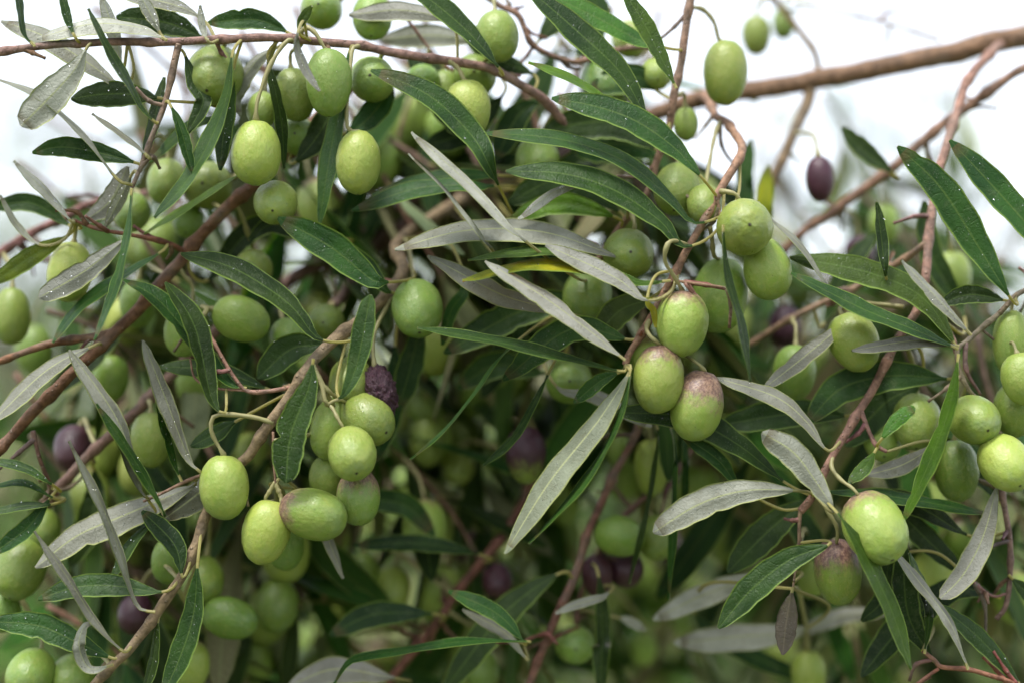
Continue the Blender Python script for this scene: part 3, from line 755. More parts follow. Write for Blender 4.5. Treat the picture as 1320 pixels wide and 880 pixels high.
# ------------------------------------------------------------------ the olives in the photograph
# x, y, width, length, direction of the stalk, z, label, look
OV = [
 (879,417,67,85,88,0.0,'pale green olive with a light pink crown on the centre twig, highest of its three',dict(r=.55,b=.9,stalk=[(878,372,-.1),(868,355,-.3),(857,336,-.5),(861,314,-.7),(872,311,-.2),(886,316,.1)])),
 (849,488,65,88,86,-.1,'pale green olive with a pink rim, left and lowest hanging of the centre trio',dict(r=.62,b=.9,stalk=[(846,440,-.3),(838,433,-.3),(834,420,0)])),
 (899,522,67,92,78,0.1,'green olive with a strong purple and tan crown, right of the centre trio',dict(r=.85,b=.62,stalk=[(906,474,0),(896,466,0),(880,455,.5),(850,430,.3)])),
 (960,293,72,71,120,-.1,'round knobbly lime olive seen end on, right of the twig above the centre trio',dict(b=.8,kind='b',stalk=[(952,256,.3),(940,248,.3),(929,247,.5)])),
 (989,347,62,80,100,.9,'smooth lime olive tucked behind the round knobbly one',dict(b=.6)),
 (928,380,72,98,82,1.7,'large green olive behind the small dark cross twig',dict(b=.45,stalk=[(921,330,1.2),(918,308,.8),(915,292,.5)])),
 (872,244,58,68,80,1.8,'green olive behind two curved leaves, left of the upper twig',dict(b=.6)),
 (908,264,46,52,80,1.0,'small lime olive pressed against the twig just above the round knobbly one',dict(b=.75)),
 (810,327,66,66,100,1.2,'rounded clean green olive left of the twig under the arching leaves',dict(b=.55,stalk=[(818,295,1.2),(815,278,1.6),(812,268,2.2)])),
 (757,382,64,72,80,2.4,'green olive half covered by the silver leaves left of centre',dict(b=.4)),
 (289,627,64,83,93,-.1,'yellow green olive on a hooked stalk at the left fork',dict(b=.85,stalk=[(289,586,-.1),(280,572,-.1),(272,553,-.2),(276,536,-.2),(300,534,-.1),(330,538,0),(352,545,.1)])),
 (343,685,62,84,78,0,'green olive hanging between the hooked-stalk olive and the sideways one',dict(b=.7,stalk=[(342,643,0),(348,632,0),(354,622,0)])),
 (403,662,66,90,166,-.2,'olive lying sideways with a purple stalk end',dict(r=.62,b=.62,stalk=[(362,640,0),(358,630,0),(354,622,0)])),
 (454,584,62,69,110,-.5,'bright lime olive seen end on at the front of the left cluster',dict(b=.95,kind='b',stalk=[(443,552,-.2),(436,540,-.2),(428,525,0),(420,520,.1)])),
 (473,540,66,76,150,.8,'green olive behind and above the bright front one in the left cluster',dict(b=.62,stalk=[(440,515,.3),(428,517,.1),(420,520,0),(415,495,.1),(404,470,.2)])),
 (430,552,60,82,72,1.2,'green olive at the left side of the cluster below the speckled leaf',dict(b=.62,stalk=[(436,512,.6),(426,506,.2),(416,495,.1),(404,470,.2)])),
 (462,640,58,72,92,.6,'green olive with a reddish brown crown under the bright front one',dict(r=.8,b=.6,stalk=[(460,600,.9),(440,560,1.6),(430,525,.8),(420,505,.2)])),
 (424,617,50,64,88,1.5,'shaded green olive at the back of the left cluster',dict(b=.4)),
 (490,505,42,68,104,1.0,'shrivelled dark purple olive at the top of the left cluster',dict(g=1.5,b=.0,kind='w')),
 (452,492,56,62,90,1.3,'green olive half hidden by the upright wet leaf',dict(b=.6)),
 (330,197,64,84,90,0,'mottled green olive hanging below the top left branch, nearest to its twig',dict(b=.72,stalk=[(330,154,0),(331,135,0),(336,118,.1),(345,92,.2),(358,68,.3),(372,52,.4)])),
 (462,209,58,83,90,.3,'smooth pale olive hanging on a long straight stalk under the top branch',dict(b=.8,stalk=[(448,165,.3),(448,120,.4),(452,85,.6),(455,62,.8)])),
 (424,107,58,88,91,.1,'dewy olive with a bluish bloom hanging close under the top branch',dict(b=.6,stalk=[(418,62,.1),(408,45,.1),(396,36,.2),(388,44,.4)])),
 (355,262,56,58,95,.9,'small round olive left of the dark pointed leaf',dict(b=.75)),
 (276,98,74,80,85,1.1,'broad green olive right behind the hanging twig at the top left',dict(b=.4)),
 (380,122,52,70,100,1.5,'green olive behind the dewy one',dict(b=.5)),
 (480,103,58,56,90,1.9,'round olive behind the tip of the big dark leaf at the top',dict(b=.7)),
 (603,141,60,76,95,1.5,'pale olive under the top branch right of the big dark leaf',dict(b=.85,stalk=[(598,103,1.5),(590,88,1.6),(575,76,1.6)])),
 (641,47,54,68,95,2.0,'lime olive above the top branch near the slanting leaf',dict(b=.75)),
 (480,22,52,62,90,2.6,'green olive at the top edge behind the silver leaf',dict(b=.45)),
 (414,12,52,50,90,2.8,'green olive cut by the top edge',dict(b=.5)),
 (338,142,40,48,90,1.4,'small pale olive behind the mottled one',dict(b=.8)),
 (384,176,50,48,60,2.6,'olive between the mottled and the pale one, in the shade',dict(b=.5,r=.3)),
 (545,106,46,44,90,3,'bluish olive behind the big dark leaf',dict(b=.4)),
 (612,98,56,40,90,3.2,'half hidden olive just under the top branch',dict(b=.5)),
 (572,120,44,60,90,3.4,'soft pale olive left of the pale one under the top branch',dict(b=.7)),
 (935,94,56,85,88,3.2,'single olive hanging alone in front of the thick limb',dict(b=.62,stalk=[(927,52,3.2),(920,28,3.1),(905,12,3),(888,10,2.6)])),
 (884,160,32,44,90,3.4,'small olive right behind the upright pinkish branch',dict(b=.5)),
 (846,96,40,42,90,3.6,'small olive left of the upright pinkish branch',dict(b=.45)),
 (975,46,38,52,90,9,'blurred olive right of the lone hanging one',dict(b=.4)),
 (1010,30,30,44,90,12,'faint olive in the sky near the top',dict(b=.4)),
 (538,398,66,76,98,1.6,'large clean green olive left of the silver leaf tips',dict(b=.55)),
 (311,411,58,76,160,2,'green olive lying nearly level behind the dark leaf at the left',dict(b=.65)),
 (240,425,56,70,80,2.2,'olive left of the level one, partly under a wet leaf',dict(b=.6)),
 (374,438,54,58,120,2.6,'olive in the shade right of the level one',dict(b=.5)),
 (420,416,48,42,100,3.2,'olive mostly hidden behind the upright wet leaf',dict(b=.4)),
 (15,407,48,74,90,3.8,'blurred olive on the left edge',dict(b=.45)),
 (90,350,56,78,84,1.7,'pale olive behind the torn silver leaf',dict(b=.95)),
 (214,234,50,60,90,3,'blurred olive behind the hanging twig',dict(b=.6)),
 (170,275,48,52,90,3,'dim olive behind the end of the hanging twig',dict(b=.45)),
 (268,240,62,62,90,3.6,'blurred olive above the slanting light leaf',dict(b=.5)),
 (243,286,40,44,90,3.8,'dim olive under the slanting light leaf',dict(b=.35)),
 (326,346,50,50,90,3,'olive above the level one at the left',dict(b=.55)),
 (195,566,54,72,92,2.6,'olive framed by the upright silver leaves at the left',dict(b=.5)),
 (178,392,48,62,90,4,'dim olive behind the folded dark leaf',dict(b=.3)),
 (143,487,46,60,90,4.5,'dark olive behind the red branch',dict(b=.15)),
 (1101,441,62,78,112,.9,'green olive above the short silver leaf at the right',dict(b=.62,stalk=[(1086,407,1.0),(1082,398,1.2),(1100,392,1.8),(1130,392,2),(1165,396,1.8)])),
 (1256,541,64,66,120,.4,'lime olive left of the pair at the right edge',dict(b=.8)),
 (1296,597,66,74,110,-.2,'bright lime olive on the right edge, lowest of its cluster',dict(b=.85)),
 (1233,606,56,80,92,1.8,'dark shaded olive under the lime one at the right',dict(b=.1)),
 (1304,442,48,86,88,.9,'long olive on the right edge, highest of its cluster',dict(b=.6)),
 (1319,488,54,68,100,-.2,'pale olive cut by the right edge',dict(b=.85)),
 (1308,528,54,70,90,1.0,'shaded olive between the pale and the bright one on the right edge',dict(b=.4)),
 (1182,544,60,72,80,1.8,'green olive behind the upright bright leaf at the right',dict(b=.5)),
 (1138,566,50,56,80,2.6,'pale yellow olive behind the small oval leaf',dict(b=.95)),
 (1128,680,80,94,112,-.4,'big lumpy yellow green olive at the lower right',dict(b=.9,kind='b',r=.6,stalk=[(1106,637,-.3),(1098,628,-.2),(1084,618,0),(1072,602,.3)])),
 (1080,736,62,86,95,.9,'olive with a dull brown crown hanging below the big lumpy one',dict(r=.8,b=.35,stalk=[(1078,700,.6),(1079,680,.3),(1068,660,.2),(1060,645,.3),(1052,632,.5)])),
 (1024,480,56,72,86,3,'olive behind the slanting grey leaf right of centre',dict(b=.5)),
 (1057,231,36,60,92,5.5,'dark purple olive hanging against the sky',dict(g=1.2,b=.2)),
 (678,586,52,74,92,4,'dusky purple olive left of the long silver leaf',dict(g=.42,b=.3)),
 (798,690,54,64,170,4,'green olive lying level above the two dusky ones',dict(b=.35)),
 (846,693,50,56,100,4.6,'green olive right of the level one in the lower middle',dict(b=.4)),
 (770,741,42,56,90,4.8,'dusky purple olive on the left under the level green one',dict(g=.8,b=.2)),
 (806,731,48,50,90,5.4,'dark purple olive on the right under the level green one',dict(g=1.3,b=.1)),
 (741,830,50,46,90,5,'green olive right of the dim reddish branch near the bottom',dict(b=.35)),
 (840,602,46,74,90,5,'green olive behind the thin hanging leaves',dict(b=.5)),
 (797,578,34,50,90,6,'dim olive beside the top of the dim reddish branch',dict(b=.35)),
 (733,490,62,56,90,3.4,'olive behind the folded dark leaf in the middle',dict(b=.5)),
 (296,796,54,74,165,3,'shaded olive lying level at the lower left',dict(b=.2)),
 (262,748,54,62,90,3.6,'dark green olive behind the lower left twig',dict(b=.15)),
 (216,722,42,58,90,2.2,'olive behind the dark folded leaf of the lower left twig',dict(b=.4)),
 (26,733,66,78,80,2.4,'large olive near the left edge below the narrow dark leaf',dict(b=.35)),
 (56,682,44,52,90,3,'olive just above the large one at the left edge',dict(b=.4)),
 (4,786,44,56,90,2.8,'dim olive on the left edge over the long dark leaf',dict(b=.3)),
 (40,868,60,64,80,2,'olive cut by the bottom edge at the left',dict(b=.55)),
 (92,874,58,60,80,2.6,'olive beside it on the bottom edge, further right',dict(b=.35)),
 (246,856,48,64,90,3.4,'yellowish olive behind the speckled leaf at the bottom',dict(b=.5,r=.4)),
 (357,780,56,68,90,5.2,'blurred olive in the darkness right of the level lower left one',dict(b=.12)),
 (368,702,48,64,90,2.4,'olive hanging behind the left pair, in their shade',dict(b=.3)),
 (468,742,44,62,92,7,'blurred olive under the left cluster',dict(b=.25)),
 (506,758,48,58,92,7,'blurred olive beside the other under the left cluster',dict(b=.5)),
 (551,568,46,66,90,7,'blurred olive left of the edge-on green leaf, lower',dict(b=.4)),
 (546,522,48,50,90,7.5,'blurred olive left of the edge-on green leaf, upper',dict(b=.45)),
 (590,600,44,50,90,8,'faint olive below the edge-on green leaf',dict(b=.55)),
 (641,748,40,44,90,6.2,'blurred wine red olive above the dark leaf in the lower middle',dict(g=.7,b=.2)),
 (622,862,44,50,90,6,'green olive on the bottom edge in the middle',dict(b=.4)),
 (1042,868,44,60,90,6,'pale blurred olive on the bottom edge right of the dead leaf',dict(b=.6)),
 (1045,745,36,50,90,6,'blurred lime olive behind the brown-crowned one',dict(b=.7)),
 (693,205,56,60,90,3.4,'olive behind the tips of the arching leaves',dict(b=.5)),
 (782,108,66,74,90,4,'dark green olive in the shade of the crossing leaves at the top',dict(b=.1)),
 (812,50,48,52,90,7,'pale blurred olive behind the narrow leaf at the top',dict(b=.7)),
 (1228,356,48,64,90,6,'whitish green blurred olive behind the pinkish grey branch',dict(b=.95)),
 (1140,290,40,52,90,9,'faint blurred olive above the reddish side twig',dict(b=.6)),
 (1108,328,40,50,90,8,'dusky blurred olive above the reddish side twig',dict(g=.7,b=.3)),
 (1012,420,44,56,90,8,'dim wine red olive behind the leaves right of centre',dict(g=.8,b=.2)),
 (790,470,40,48,90,7,'faint olive behind the wide dark leaf in the middle',dict(b=.6)),
 (95,578,52,60,90,4.5,'black purple olive behind the red branch at the left',dict(g=1.3,b=.1)),
 (175,790,44,52,90,4.5,'black purple olive behind the lower left twig',dict(g=1.3,b=.1)),
 (505,760,40,50,90,11,'soft olive deep in the shade under the left cluster',dict(b=.4)),
 (655,400,44,50,90,8,'blue black olive mostly covered by silver leaves left of centre',dict(g=1.3,b=.1)),
 (880,800,30,34,90,14,'tiny lime blur of an olive between the whitish leaves',dict(b=.9)),
 (830,835,34,44,90,13,'lime blur of an olive low in the middle right',dict(b=.8)),
]
for (x, y, W, L, a, z, lab, kw) in OV:
    olive(x, y, W, L, a, z, lab, **kw)

# ------------------------------------------------------------------ the leaves in the photograph
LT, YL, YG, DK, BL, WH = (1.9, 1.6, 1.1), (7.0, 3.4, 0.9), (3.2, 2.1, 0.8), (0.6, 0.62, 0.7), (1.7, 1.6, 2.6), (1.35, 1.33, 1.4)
LV = [
 # top left corner
 ([(112,62),(95,92),(62,128),(27,163)],48,'l',-.5,dict(blunt=True,tint=WH)),
 ([(215,52),(180,37),(120,32),(48,50)],21,'l',-.3,dict(tint=WH)),
 ([(158,112),(110,80),(58,48),(2,28)],30,'l',.7,{}),
 ([(208,127),(165,122),(130,122),(92,128)],38,'u',.5,{}),
 ([(178,211),(130,198),(80,190),(42,197)],31,'u',.1,{}),
 ([(45,60),(30,42),(24,0),(18,-30)],10,'u',-.4,{}),
 ([(98,50),(88,28),(78,-15)],13,'u',-.4,{}),
 ([(200,158),(182,140),(165,108),(140,66),(114,12)],15,'u',-.8,{}),
 ([(193,204),(165,180),(119,147)],9,'l',-.4,{}),
 ([(150,230),(110,178),(80,148),(40,118),(-5,102)],7,'l',-.3,{}),
 ([(180,215),(195,172),(212,100)],19,'u',.7,{}),
 ([(218,133),(232,165),(248,225)],17,'u',-.1,{}),
 ([(237,68),(250,108),(262,132),(242,172)],24,'u',.3,{}),
 ([(290,150),(250,160),(222,182),(193,210)],17,'u',1.6,dict(tint=LT)),
 ([(300,68),(294,120),(272,180),(238,238),(199,281)],21,'u',-.2,dict(tint=BL)),
 ([(302,85),(295,130),(288,178),(284,220)],25,'u',.6,{}),
 ([(270,55),(262,38),(258,8)],11,'l',-.4,{}),
 ([(384,42),(383,60),(395,92),(412,118)],13,'l',-1.3,dict(tint=WH)),
 ([(386,44),(388,30),(402,8)],15,'u',-.4,dict(tint=LT)),
 ([(265,50),(215,30),(150,22)],40,'u',1.2,{}),
 ([(375,44),(330,26),(268,30)],30,'u',1.2,{}),
 ([(262,26),(220,6),(150,-8)],21,'l',.6,{}),
 ([(208,46),(196,22),(178,-10)],19,'l',.4,{}),
 ([(158,90),(146,40),(130,-6)],20,'l',.6,dict(tint=WH)),
 ([(345,72),(355,120),(363,165),(366,218)],20,'u',.6,{}),
 ([(452,62),(440,130),(426,200),(412,290)],24,'u',.9,dict(tint=BL)),
 ([(632,218),(605,172),(550,122),(478,91)],38,'u',-.1,{}),
 ([(640,84),(603,42),(560,5),(510,-30)],30,'u',.9,{}),
 ([(582,32),(520,14),(450,20)],27,'l',1.6,dict(tint=WH)),
 ([(610,55),(555,46),(490,52)],34,'l',3.4,{}),
 ([(382,208),(410,175),(436,128)],40,'u',1.9,{}),
 ([(448,172),(478,150),(506,112)],38,'u',2.2,{}),
 ([(360,60),(330,80),(305,120),(310,150)],22,'l',1.4,{}),
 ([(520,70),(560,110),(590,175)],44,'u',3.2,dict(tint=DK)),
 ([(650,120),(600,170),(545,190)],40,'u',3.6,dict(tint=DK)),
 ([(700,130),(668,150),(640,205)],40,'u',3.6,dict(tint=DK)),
 # top middle
 ([(834,152),(800,95),(745,42),(676,-18)],38,'u',.6,{}),
 ([(858,62),(822,52),(770,24),(690,-14)],30,'u',1.3,dict(tint=LT)),
 ([(872,114),(852,75),(832,35),(802,-14)],25,'u',-.1,dict(tint=LT)),
 ([(907,232),(870,192),(820,157),(768,138),(711,127)],40,'u',-.3,{}),
 ([(800,146),(790,138),(742,106),(681,81)],13,'u',.3,dict(tint=YG)),
 ([(850,196),(790,158),(700,168)],52,'u',3,{}),
 ([(850,205),(805,186),(735,192)],56,'u',3.6,{}),
 ([(897,288),(862,255),(802,207),(720,180),(622,172)],22,'u',.1,{}),
 ([(882,318),(850,285),(792,246),(728,225),(652,221)],36,'u',-.2,{}),
 ([(797,282),(740,264),(700,266),(655,286)],33,'u',1.6,dict(tint=YG)),
 ([(758,238),(715,248),(668,283)],15,'l',.3,dict(tint=WH)),
 ([(800,275),(730,230),(655,262)],46,'u',2.8,{}),
 ([(850,120),(820,100),(760,115)],44,'u',3.3,{}),
 ([(690,58),(720,20),(725,-20)],34,'u',4.2,{}),
 ([(740,80),(770,30),(760,-20)],40,'u',5,{}),
 ([(690,98),(640,75),(590,25)],34,'u',3,{}),
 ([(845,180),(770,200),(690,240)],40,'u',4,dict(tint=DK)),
 # silver leaves in the middle
 ([(664,300),(612,245),(530,171)],17,'l',-.8,dict(tint=WH)),
 ([(614,295),(572,242),(526,199)],9,'l',-.7,dict(tint=WH)),
 ([(790,330),(700,300),(600,298),(509,322)],37,'l',.4,{}),
 ([(715,400),(650,382),(592,352),(551,330)],33,'l',.2,{}),
 ([(782,350),(720,326),(660,328),(603,336)],15,'u',-.1,dict(tint=LT)),
 ([(838,385),(762,348),(680,342),(596,362)],15,'u',-.3,dict(tint=YL)),
 ([(806,464),(760,428),(698,382),(625,337)],27,'l',-1.0,dict(tint=WH)),
 ([(832,387),(792,358),(703,316)],29,'l',-.7,dict(tint=WH)),
 ([(864,362),(822,364),(780,342)],9,'u',-.2,dict(tint=LT)),
 ([(834,388),(842,400),(845,422)],10,'u',-.7,dict(tint=YL)),
 ([(838,385),(800,400),(768,434)],42,'u',1.3,dict(tint=LT)),
 ([(798,478),(700,455),(620,437),(538,423)],17,'u',-.6,{}),
 ([(812,438),(735,425),(648,490)],42,'u',.7,{}),
 ([(812,478),(772,542),(708,622),(651,713)],40,'l',-.6,dict(fold=.35,tint=(.74,.78,.66))),
 ([(812,486),(794,552),(748,628),(682,700)],14,'u',-.95,{}),
 ([(802,478),(775,490),(740,519)],23,'u',.5,{}),
 ([(650,455),(610,510),(570,557),(529,592)],8,'u',.5,{}),
 ([(702,492),(665,560),(623,600)],13,'u',1.0,{}),
 ([(540,412),(530,470),(513,528)],38,'u',3,{}),
 ([(770,385),(680,398),(572,455)],48,'u',2.6,{}),
 ([(600,368),(582,400),(570,445)],21,'u',2.2,{}),
 ([(720,500),(770,510),(840,550)],22,'l',1.8,dict(tint=WH)),
 ([(1010,620),(950,572),(880,538),(790,531)],42,'u',.6,{}),
 ([(1066,580),(1040,545),(1000,512),(924,487)],22,'l',-.2,{}),
 ([(1095,535),(1030,532),(925,548)],44,'u',1.9,{}),
 ([(955,628),(925,592),(878,560)],24,'u',.9,{}),
 ([(1030,632),(960,632),(900,650),(842,686)],44,'l',-.3,dict(blunt=True,key='right')),
 ([(1074,656),(1050,618),(1022,582),(982,557)],42,'l',-.8,dict(blunt=True,key='right')),
 ([(1085,668),(1120,725),(1150,790),(1174,862)],29,'u',-1.2,dict(tint=LT,key='right')),
 ([(1068,702),(1020,720),(970,758),(926,809)],42,'u',-.5,dict(key='right')),
 ([(1285,628),(1268,690),(1242,740),(1212,771)],37,'l',.1,dict(tint=WH,blunt=True)),
 ([(1236,456),(1225,522),(1200,592),(1164,672)],23,'u',-.7,dict(tint=LT)),
 ([(1222,488),(1150,484),(1085,500),(1040,545)],50,'u',1.3,{}),
 ([(1185,492),(1140,520),(1090,575)],50,'u',2.2,{}),
 ([(1236,446),(1180,440),(1098,452)],19,'l',0,{}),
 ([(1082,420),(1040,457),(984,501)],27,'l',.8,{}),
 ([(1235,450),(1190,430),(1110,398),(1019,352)],25,'u',-.1,{}),
 ([(1235,450),(1190,385),(1120,352),(1018,332)],38,'u',.6,dict(tint=LT)),
 ([(1252,432),(1212,390),(1162,336)],17,'l',-.5,{}),
 ([(1298,378),(1262,320),(1212,242),(1157,189)],46,'u',-.5,dict(key='edge')),
 ([(1372,345),(1290,252),(1224,181)],42,'u',-.1,dict(key='edge')),
 ([(1141,352),(1136,310),(1130,261)],17,'u',.5,{}),
 ([(1064,364),(1030,315),(993,282)],9,'l',.6,{}),
 ([(1300,388),(1250,380),(1212,392)],27,'u',.8,{}),
 ([(932,290),(936,350),(955,420),(967,492)],13,'u',-1.1,{}),
 ([(1133,570),(1155,542),(1179,524)],23,'u',-.3,dict(tint=LT,blunt=True)),
 ([(1130,578),(1115,602),(1094,622)],21,'u',-.1,dict(tint=LT)),
 ([(1205,572),(1165,598),(1118,612)],27,'l',.9,{}),
 ([(1060,632),(1150,640),(1275,662)],22,'u',.9,{}),
 ([(1250,690),(1180,652),(1090,636)],34,'u',1.6,dict(tint=DK)),
 ([(1292,650),(1260,610),(1200,560)],34,'u',2.4,dict(tint=DK)),
 ([(1312,878),(1262,822),(1208,778)],29,'u',.6,{}),
 ([(1248,862),(1222,800),(1182,747),(1143,698)],15,'l',-.2,{}),
 ([(1192,842),(1197,782),(1172,712)],16,'u',.2,{}),
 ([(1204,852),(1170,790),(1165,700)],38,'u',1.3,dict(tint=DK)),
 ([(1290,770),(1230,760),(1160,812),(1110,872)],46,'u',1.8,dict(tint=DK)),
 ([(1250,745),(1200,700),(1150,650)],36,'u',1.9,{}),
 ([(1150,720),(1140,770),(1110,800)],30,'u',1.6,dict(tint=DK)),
 ([(1300,740),(1320,760),(1350,790)],24,'u',1.4,{}),
 ([(1022,756),(1014,800),(1009,843)],31,'l',.3,dict(dead=True,key='right')),
 ([(1112,790),(1065,800),(1025,818)],25,'l',6,dict(tint=WH)),
 ([(1030,812),(950,820),(868,828)],42,'l',5,dict(tint=WH)),
 ([(985,742),(910,765),(842,798)],36,'l',4,dict(tint=WH)),
 ([(1046,640),(995,680),(938,737)],46,'u',1.9,{}),
 ([(772,745),(776,820),(775,895)],25,'u',3.6,{}),
 ([(722,738),(650,790),(572,890)],46,'u',3.6,{}),
 ([(676,828),(640,790),(578,761)],26,'u',1.4,{}),
 ([(680,850),(650,815),(596,785)],17,'l',1.9,{}),
 ([(672,826),(600,826),(520,838),(455,850),(428,885)],12,'u',1.1,{}),
 ([(550,790),(480,792),(425,818)],36,'u',4,dict(tint=DK)),
 ([(610,712),(540,700),(455,702)],24,'u',4.2,dict(tint=DK)),
 ([(392,640),(420,690),(442,745)],15,'l',1.6,{}),
 ([(500,872),(430,862),(370,885)],40,'l',3,dict(tint=WH)),
 ([(778,768),(745,778),(716,790)],15,'l',2.4,dict(tint=WH)),
 ([(795,795),(812,800),(832,812)],15,'l',5,dict(tint=WH)),
 ([(868,560),(870,650),(862,772)],9,'u',1.9,{}),
 ([(848,560),(836,650),(811,752)],9,'u',2.4,{}),
 ([(882,558),(884,600),(882,655)],11,'u',2.8,{}),
 ([(900,800),(980,850),(1060,880)],30,'u',6,dict(tint=DK)),
 # left side
 ([(412,437),(372,392),(302,347),(233,327)],34,'u',-.1,{}),
 ([(492,364),(475,358),(425,318),(358,281)],46,'u',.4,{}),
 ([(500,376),(470,345),(405,300)],34,'u',1.6,{}),
 ([(318,500),(290,490),(240,428),(200,384),(159,361)],32,'u',.1,dict(key='fore')),
 ([(290,532),(272,512),(250,420),(213,364)],33,'u',-.5,dict(key='fore')),
 ([(440,512),(460,470),(478,380)],34,'u',-.6,dict(tint=BL,blunt=True,key='fore')),
 ([(404,462),(398,500),(375,560),(369,622)],50,'u',-.9,dict(blunt=True,key='fore')),
 ([(420,442),(375,450),(332,488)],44,'u',1.1,{}),
 ([(348,502),(280,478),(205,472)],27,'u',1.1,{}),
 ([(120,446),(60,478),(-12,545)],28,'l',.6,{}),
 ([(190,640),(180,628),(150,540),(89,451)],25,'l',-.4,{}),
 ([(212,665),(205,648),(165,580),(124,520)],15,'u',-.6,{}),
 ([(258,607),(242,590),(212,512),(184,439)],22,'l',-.3,{}),
 ([(234,620),(222,590),(200,508)],13,'u',0,{}),
 ([(200,788),(176,778),(150,700),(120,628),(89,568)],13,'l',-.6,{}),
 ([(64,622),(30,602),(-15,592)],15,'u',.5,{}),
 ([(66,640),(30,622),(-15,628)],11,'u',.9,{}),
 ([(64,650),(30,652),(-20,662)],14,'u',.7,{}),
 ([(62,645),(35,680),(-12,715)],26,'u',.9,{}),
 ([(250,625),(165,662),(100,690),(46,731)],42,'l',.5,{}),
 ([(212,762),(150,755),(100,756),(49,772)],34,'u',-.1,{}),
 ([(146,848),(100,828),(50,806),(-15,800)],38,'u',0,{}),
 ([(157,838),(122,800),(90,750),(44,684)],13,'l',-.7,{}),
 ([(146,856),(116,862),(102,836),(108,808),(120,802)],18,'l',-.5,{}),
 ([(255,724),(250,790),(232,848),(208,900)],35,'u',-.3,{}),
 ([(205,792),(198,850),(184,900)],15,'u',.1,{}),
 ([(236,744),(225,702),(183,658)],32,'u',-.3,dict(tint=DK)),
 ([(200,665),(168,702),(143,748)],16,'u',.5,{}),
 ([(300,600),(250,640),(212,668)],42,'l',.7,dict(tint=(.5,.5,.42))),
 ([(300,545),(275,560),(246,575)],27,'u',1.0,{}),
 ([(308,226),(245,266),(186,302)],11,'u',1.4,dict(tint=YG)),
 ([(92,286),(62,252),(18,208)],15,'l',.5,dict(tint=WH)),
 ([(100,290),(140,262),(165,215)],32,'l',1.2,dict(tint=WH)),
 ([(52,316),(22,290),(0,252)],9,'l',1.2,{}),
 ([(90,302),(42,330),(-10,366)],28,'u',1.3,dict(tint=YG)),
 ([(88,290),(40,262),(-15,268)],26,'u',2.4,{}),
 ([(172,222),(158,250),(136,292)],18,'l',.5,dict(tint=(.6,.6,.5))),
 ([(168,304),(120,342),(90,362),(50,384)],36,'l',-.1,dict(tint=(1.05,1.05,1.1),blunt=True)),
 ([(170,243),(164,305),(148,370),(122,438)],11,'u',-.8,{}),
 ([(208,325),(150,362),(100,400),(68,442)],17,'u',1.4,{}),
 ([(620,240),(540,243),(453,272)],27,'u',1.5,{}),
 ([(628,226),(560,230),(480,252)],20,'u',2.2,{}),
 ([(390,300),(350,290),(320,310)],26,'u',2.6,dict(tint=DK)),
 ([(270,360),(320,300),(380,280)],34,'u',3.6,dict(tint=DK)),
 ([(160,420),(110,470),(60,510)],34,'u',3.6,dict(tint=DK)),
 ([(150,560),(210,640),(240,720)],40,'u',4,dict(tint=DK)),
 ([(120,600),(120,660),(90,730)],40,'u',4,{}),
 ([(440,640),(520,650),(560,690)],34,'u',4.5,{}),
 ([(510,440),(505,520),(480,600)],36,'u',3.2,dict(tint=DK)),
 ([(700,480),(640,470),(590,500)],40,'u',4,{}),
 ([(1060,420),(1090,350),(1130,300)],30,'u',5,{}),
 ([(965,300),(960,230),(968,180)],26,'u',6,{}),
 ([(990,330),(985,270),(990,215)],26,'u',7,dict(tint=YL)),
 ([(1150,222),(1120,200),(1085,165)],26,'u',5.2,{}),
 ([(1240,400),(1200,330),(1190,260)],34,'u',4,{}),
]
for pts, w, side, z, kw in LV:
    leaf(pts, w, side, z, **kw)


# ------------------------------------------------------------------ sprigs deeper in the tree (shared leaf meshes)
def leaf_variant(seed):
    rnd = random.Random(seed)
    Lm, w = 1.0, rnd.uniform(0.075, 0.115)
    bend, sway = rnd.uniform(-0.22, 0.12), rnd.uniform(-0.10, 0.10)
    pts = [Vector((sway * s * s, s, bend * s * s)) for s in (0, .2, .4, .6, .8, 1.0)]
    M = 14
    center, tot = catmull(pts, M)
    tw = rnd.uniform(-0.7, 0.7)
    fr, wd = [], []
    for i, c in enumerate(center):
        T = (center[min(M, i + 1)] - center[max(0, i - 1)]).normalized()
        a = tw * i / M
        N = Vector((math.sin(a), 0, math.cos(a)))
        N = (N - T * N.dot(T)).normalized()
        fr.append((T.cross(N).normalized(), N))
        b = (i / M - 0.09) / 0.91
        wd.append(max(0.014, w * prof(b)) if i < M else 0.002)
    vs, fs, mi, uvs = leaf_geo(center, fr, wd, 0.014, tot, rnd.uniform(0.05, 0.3), 0.05, 0.006, seed, 4, rnd.uniform(0, 0.3))
    o = mesh_obj('leaf', vs, fs, [M_UP, M_LO], mi, uvs)
    me = o.data
    bpy.data.objects.remove(o)
    return me
LVAR = [leaf_variant(100 + k) for k in range(12)]
def basis(T, N):
    N = (N - T * N.dot(T)).normalized()
    X = T.cross(N).normalized()
    return Matrix((X, T, N)).transposed().to_quaternion()
NS = [0]
